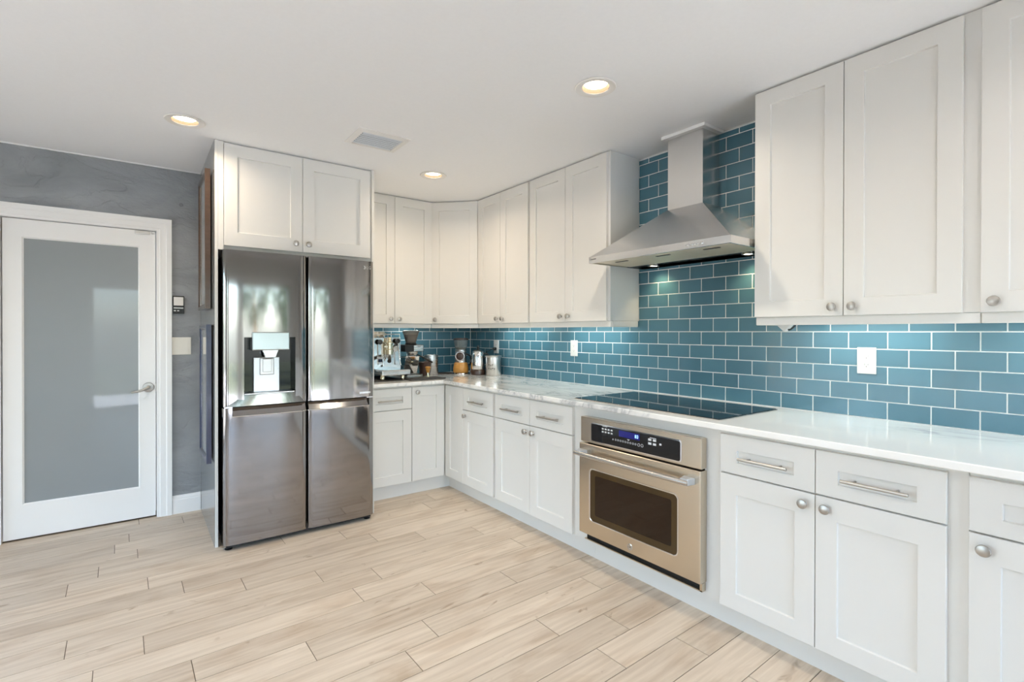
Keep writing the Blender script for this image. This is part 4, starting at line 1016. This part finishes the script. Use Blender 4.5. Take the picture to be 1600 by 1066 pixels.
kx_, ky_ = -.100, -.555
t = thing('utensil_crock', 'pale steel canister with dark lettering at the right end of the coffee things', 'canister', (kx_, ky_, T0))
cb = MB().lathe([(.066, 0), (.069, .004), (.070, .165), (.076, .172), (.077, .178), (.073, .180), (.068, .174), (.066, .008), (0, .008)], (kx_, ky_, T0), 'Z', 48).build('body', add_noise(mat('satin_steel', (0.72, 0.69, 0.66), 0.3, 1), (4, 4, 300), 0.03), t, True)
vx, vy = -.66, -.75
for r, (body, zz) in enumerate((('FREE', 1.008), ('CAFE', .976))):
    for i in range(4):
        an = math.atan2(vy, vx) - .52 + i * .26 + .18 * 0
        n_ = Vector((math.cos(an), math.sin(an), 0)); u_ = Vector((-n_.y, n_.x, 0))
        P = Vector((kx_, ky_, zz)) + n_ * .0702
        if r == 0 and i == 3: continue
        MB(basis(u_, (0, 0, 1), n_, P)).box(-.007, -.003, -.010, .010, 0, .0006).box(-.003, .006, (.004, -.002, .004, .0)[i], (.010, .003, .010, .004)[i], 0, .0006).build('printed_mark', M['slot'], cb)
t = thing('power_plug', 'black power plug with a cord in the outlet above the steel crock', 'plug', (-.02, -.463, 1.152))
MB().lathe([(.013, 0), (.015, .006), (.014, .022), (.009, .032), (.006, .034)], (-.0104, -.463, 1.152), (-1, 0, 0), 18).build('plug', M['black'], t, True)
MB().tube([(-.042, -.463, 1.152), (-.055, -.455, 1.148), (-.058, -.42, 1.13), (-.050, -.37, 1.13), (-.045, -.33, 1.06), (-.05, -.30, .96), (-.07, -.27, .922), (-.12, -.22, .919)], .0035, 8).build('cord', M['black'], t, True)

# ------------------------------------------------------------------ outside the windows behind the camera (reflections and daylight)
struct(MB().box(-16, 10, -9.2, RY0 - .12, -.12, -.04).build('ground_bounce_patio', add_noise(mat('bounce_patio_stone', (0.83, 0.82, 0.86), 0.8), (3, 3, 3), 0.08)))  # unseen pale paving added to bounce sunlight onto the ceiling and fronts
struct(MB().box(-16, RX0 - .125, RY0 - .115, 6, -.12, -.04).box(RX0 - .125, -3.55, .125, 6, -.12, -.04).build('ground_bounce_terrace', add_noise(mat('bounce_terrace_stone', (0.25, 0.235, 0.215), 0.8), (3, 3, 3), 0.08)))  # unseen paving, its tone set for the light it bounces indoors
struct(MB().box(-20, 14, -22, -9.2, -.13, -.05).build('ground_lawn', M['lawn']))


def tree(x, y, h, r, seed, label):
    rnd = random.Random(seed)
    t = thing('garden_tree', label, 'tree', (x, y, -.05), 'garden trees behind the camera')
    MB().tube([(x, y, -.05), (x + .05, y, h * .3), (x - .03, y + .04, h * .6)], .09, 10, [.11, .08, .05]).build('trunk', M['wood'], t, True)
    bm = bmesh.new()
    for i in range(1500):
        th, ph = rnd.random() * 2 * PI, math.acos(1 - 2 * rnd.random()); rr = r * (.55 + .45 * rnd.random())
        c = Vector((x + rr * math.sin(ph) * math.cos(th), y + rr * math.sin(ph) * math.sin(th), h * .62 + rr * 1.1 * math.cos(ph)))
        q = Matrix.Rotation(rnd.random() * 6, 3, Vector((rnd.random() - .5, rnd.random() - .5, rnd.random() - .5))); sz = .07 + .08 * rnd.random()
        bm.faces.new([bm.verts.new(c + q @ Vector(p) * sz) for p in ((-1, 0, 0), (0, -.45, 0), (1, 0, .15), (0, .45, 0))])
    s_ = MB(); s_.bm.free(); s_.bm = bm; s_.build('crown', M['leaf'], t)


for x, y, h, r, lab in ((-4.9, -11.5, 3.4, 1.1, 'round garden tree left of the sliding door'), (-.35, -14.6, 4.4, 1.25, 'tall garden tree seen through the sliding door'), (1.3, -11.4, 3.4, 1.1, 'low garden tree right of the sliding door'),
        (2.9, -14.2, 4.6, 1.5, 'large garden tree at the far right of the lawn'), (-8.4, -14, 4.6, 1.5, 'large garden tree at the far left of the lawn'), (-10.6, -5.2, 4.4, 1.5, 'garden tree beyond the side door'), (-10.2, -1.6, 4.0, 1.4, 'smaller garden tree beyond the side door'), (-10.8, 2.2, 4.6, 1.5, 'tall garden tree behind the house corner')):
    tree(x, y, h, r, int(x * 10) % 17, lab)
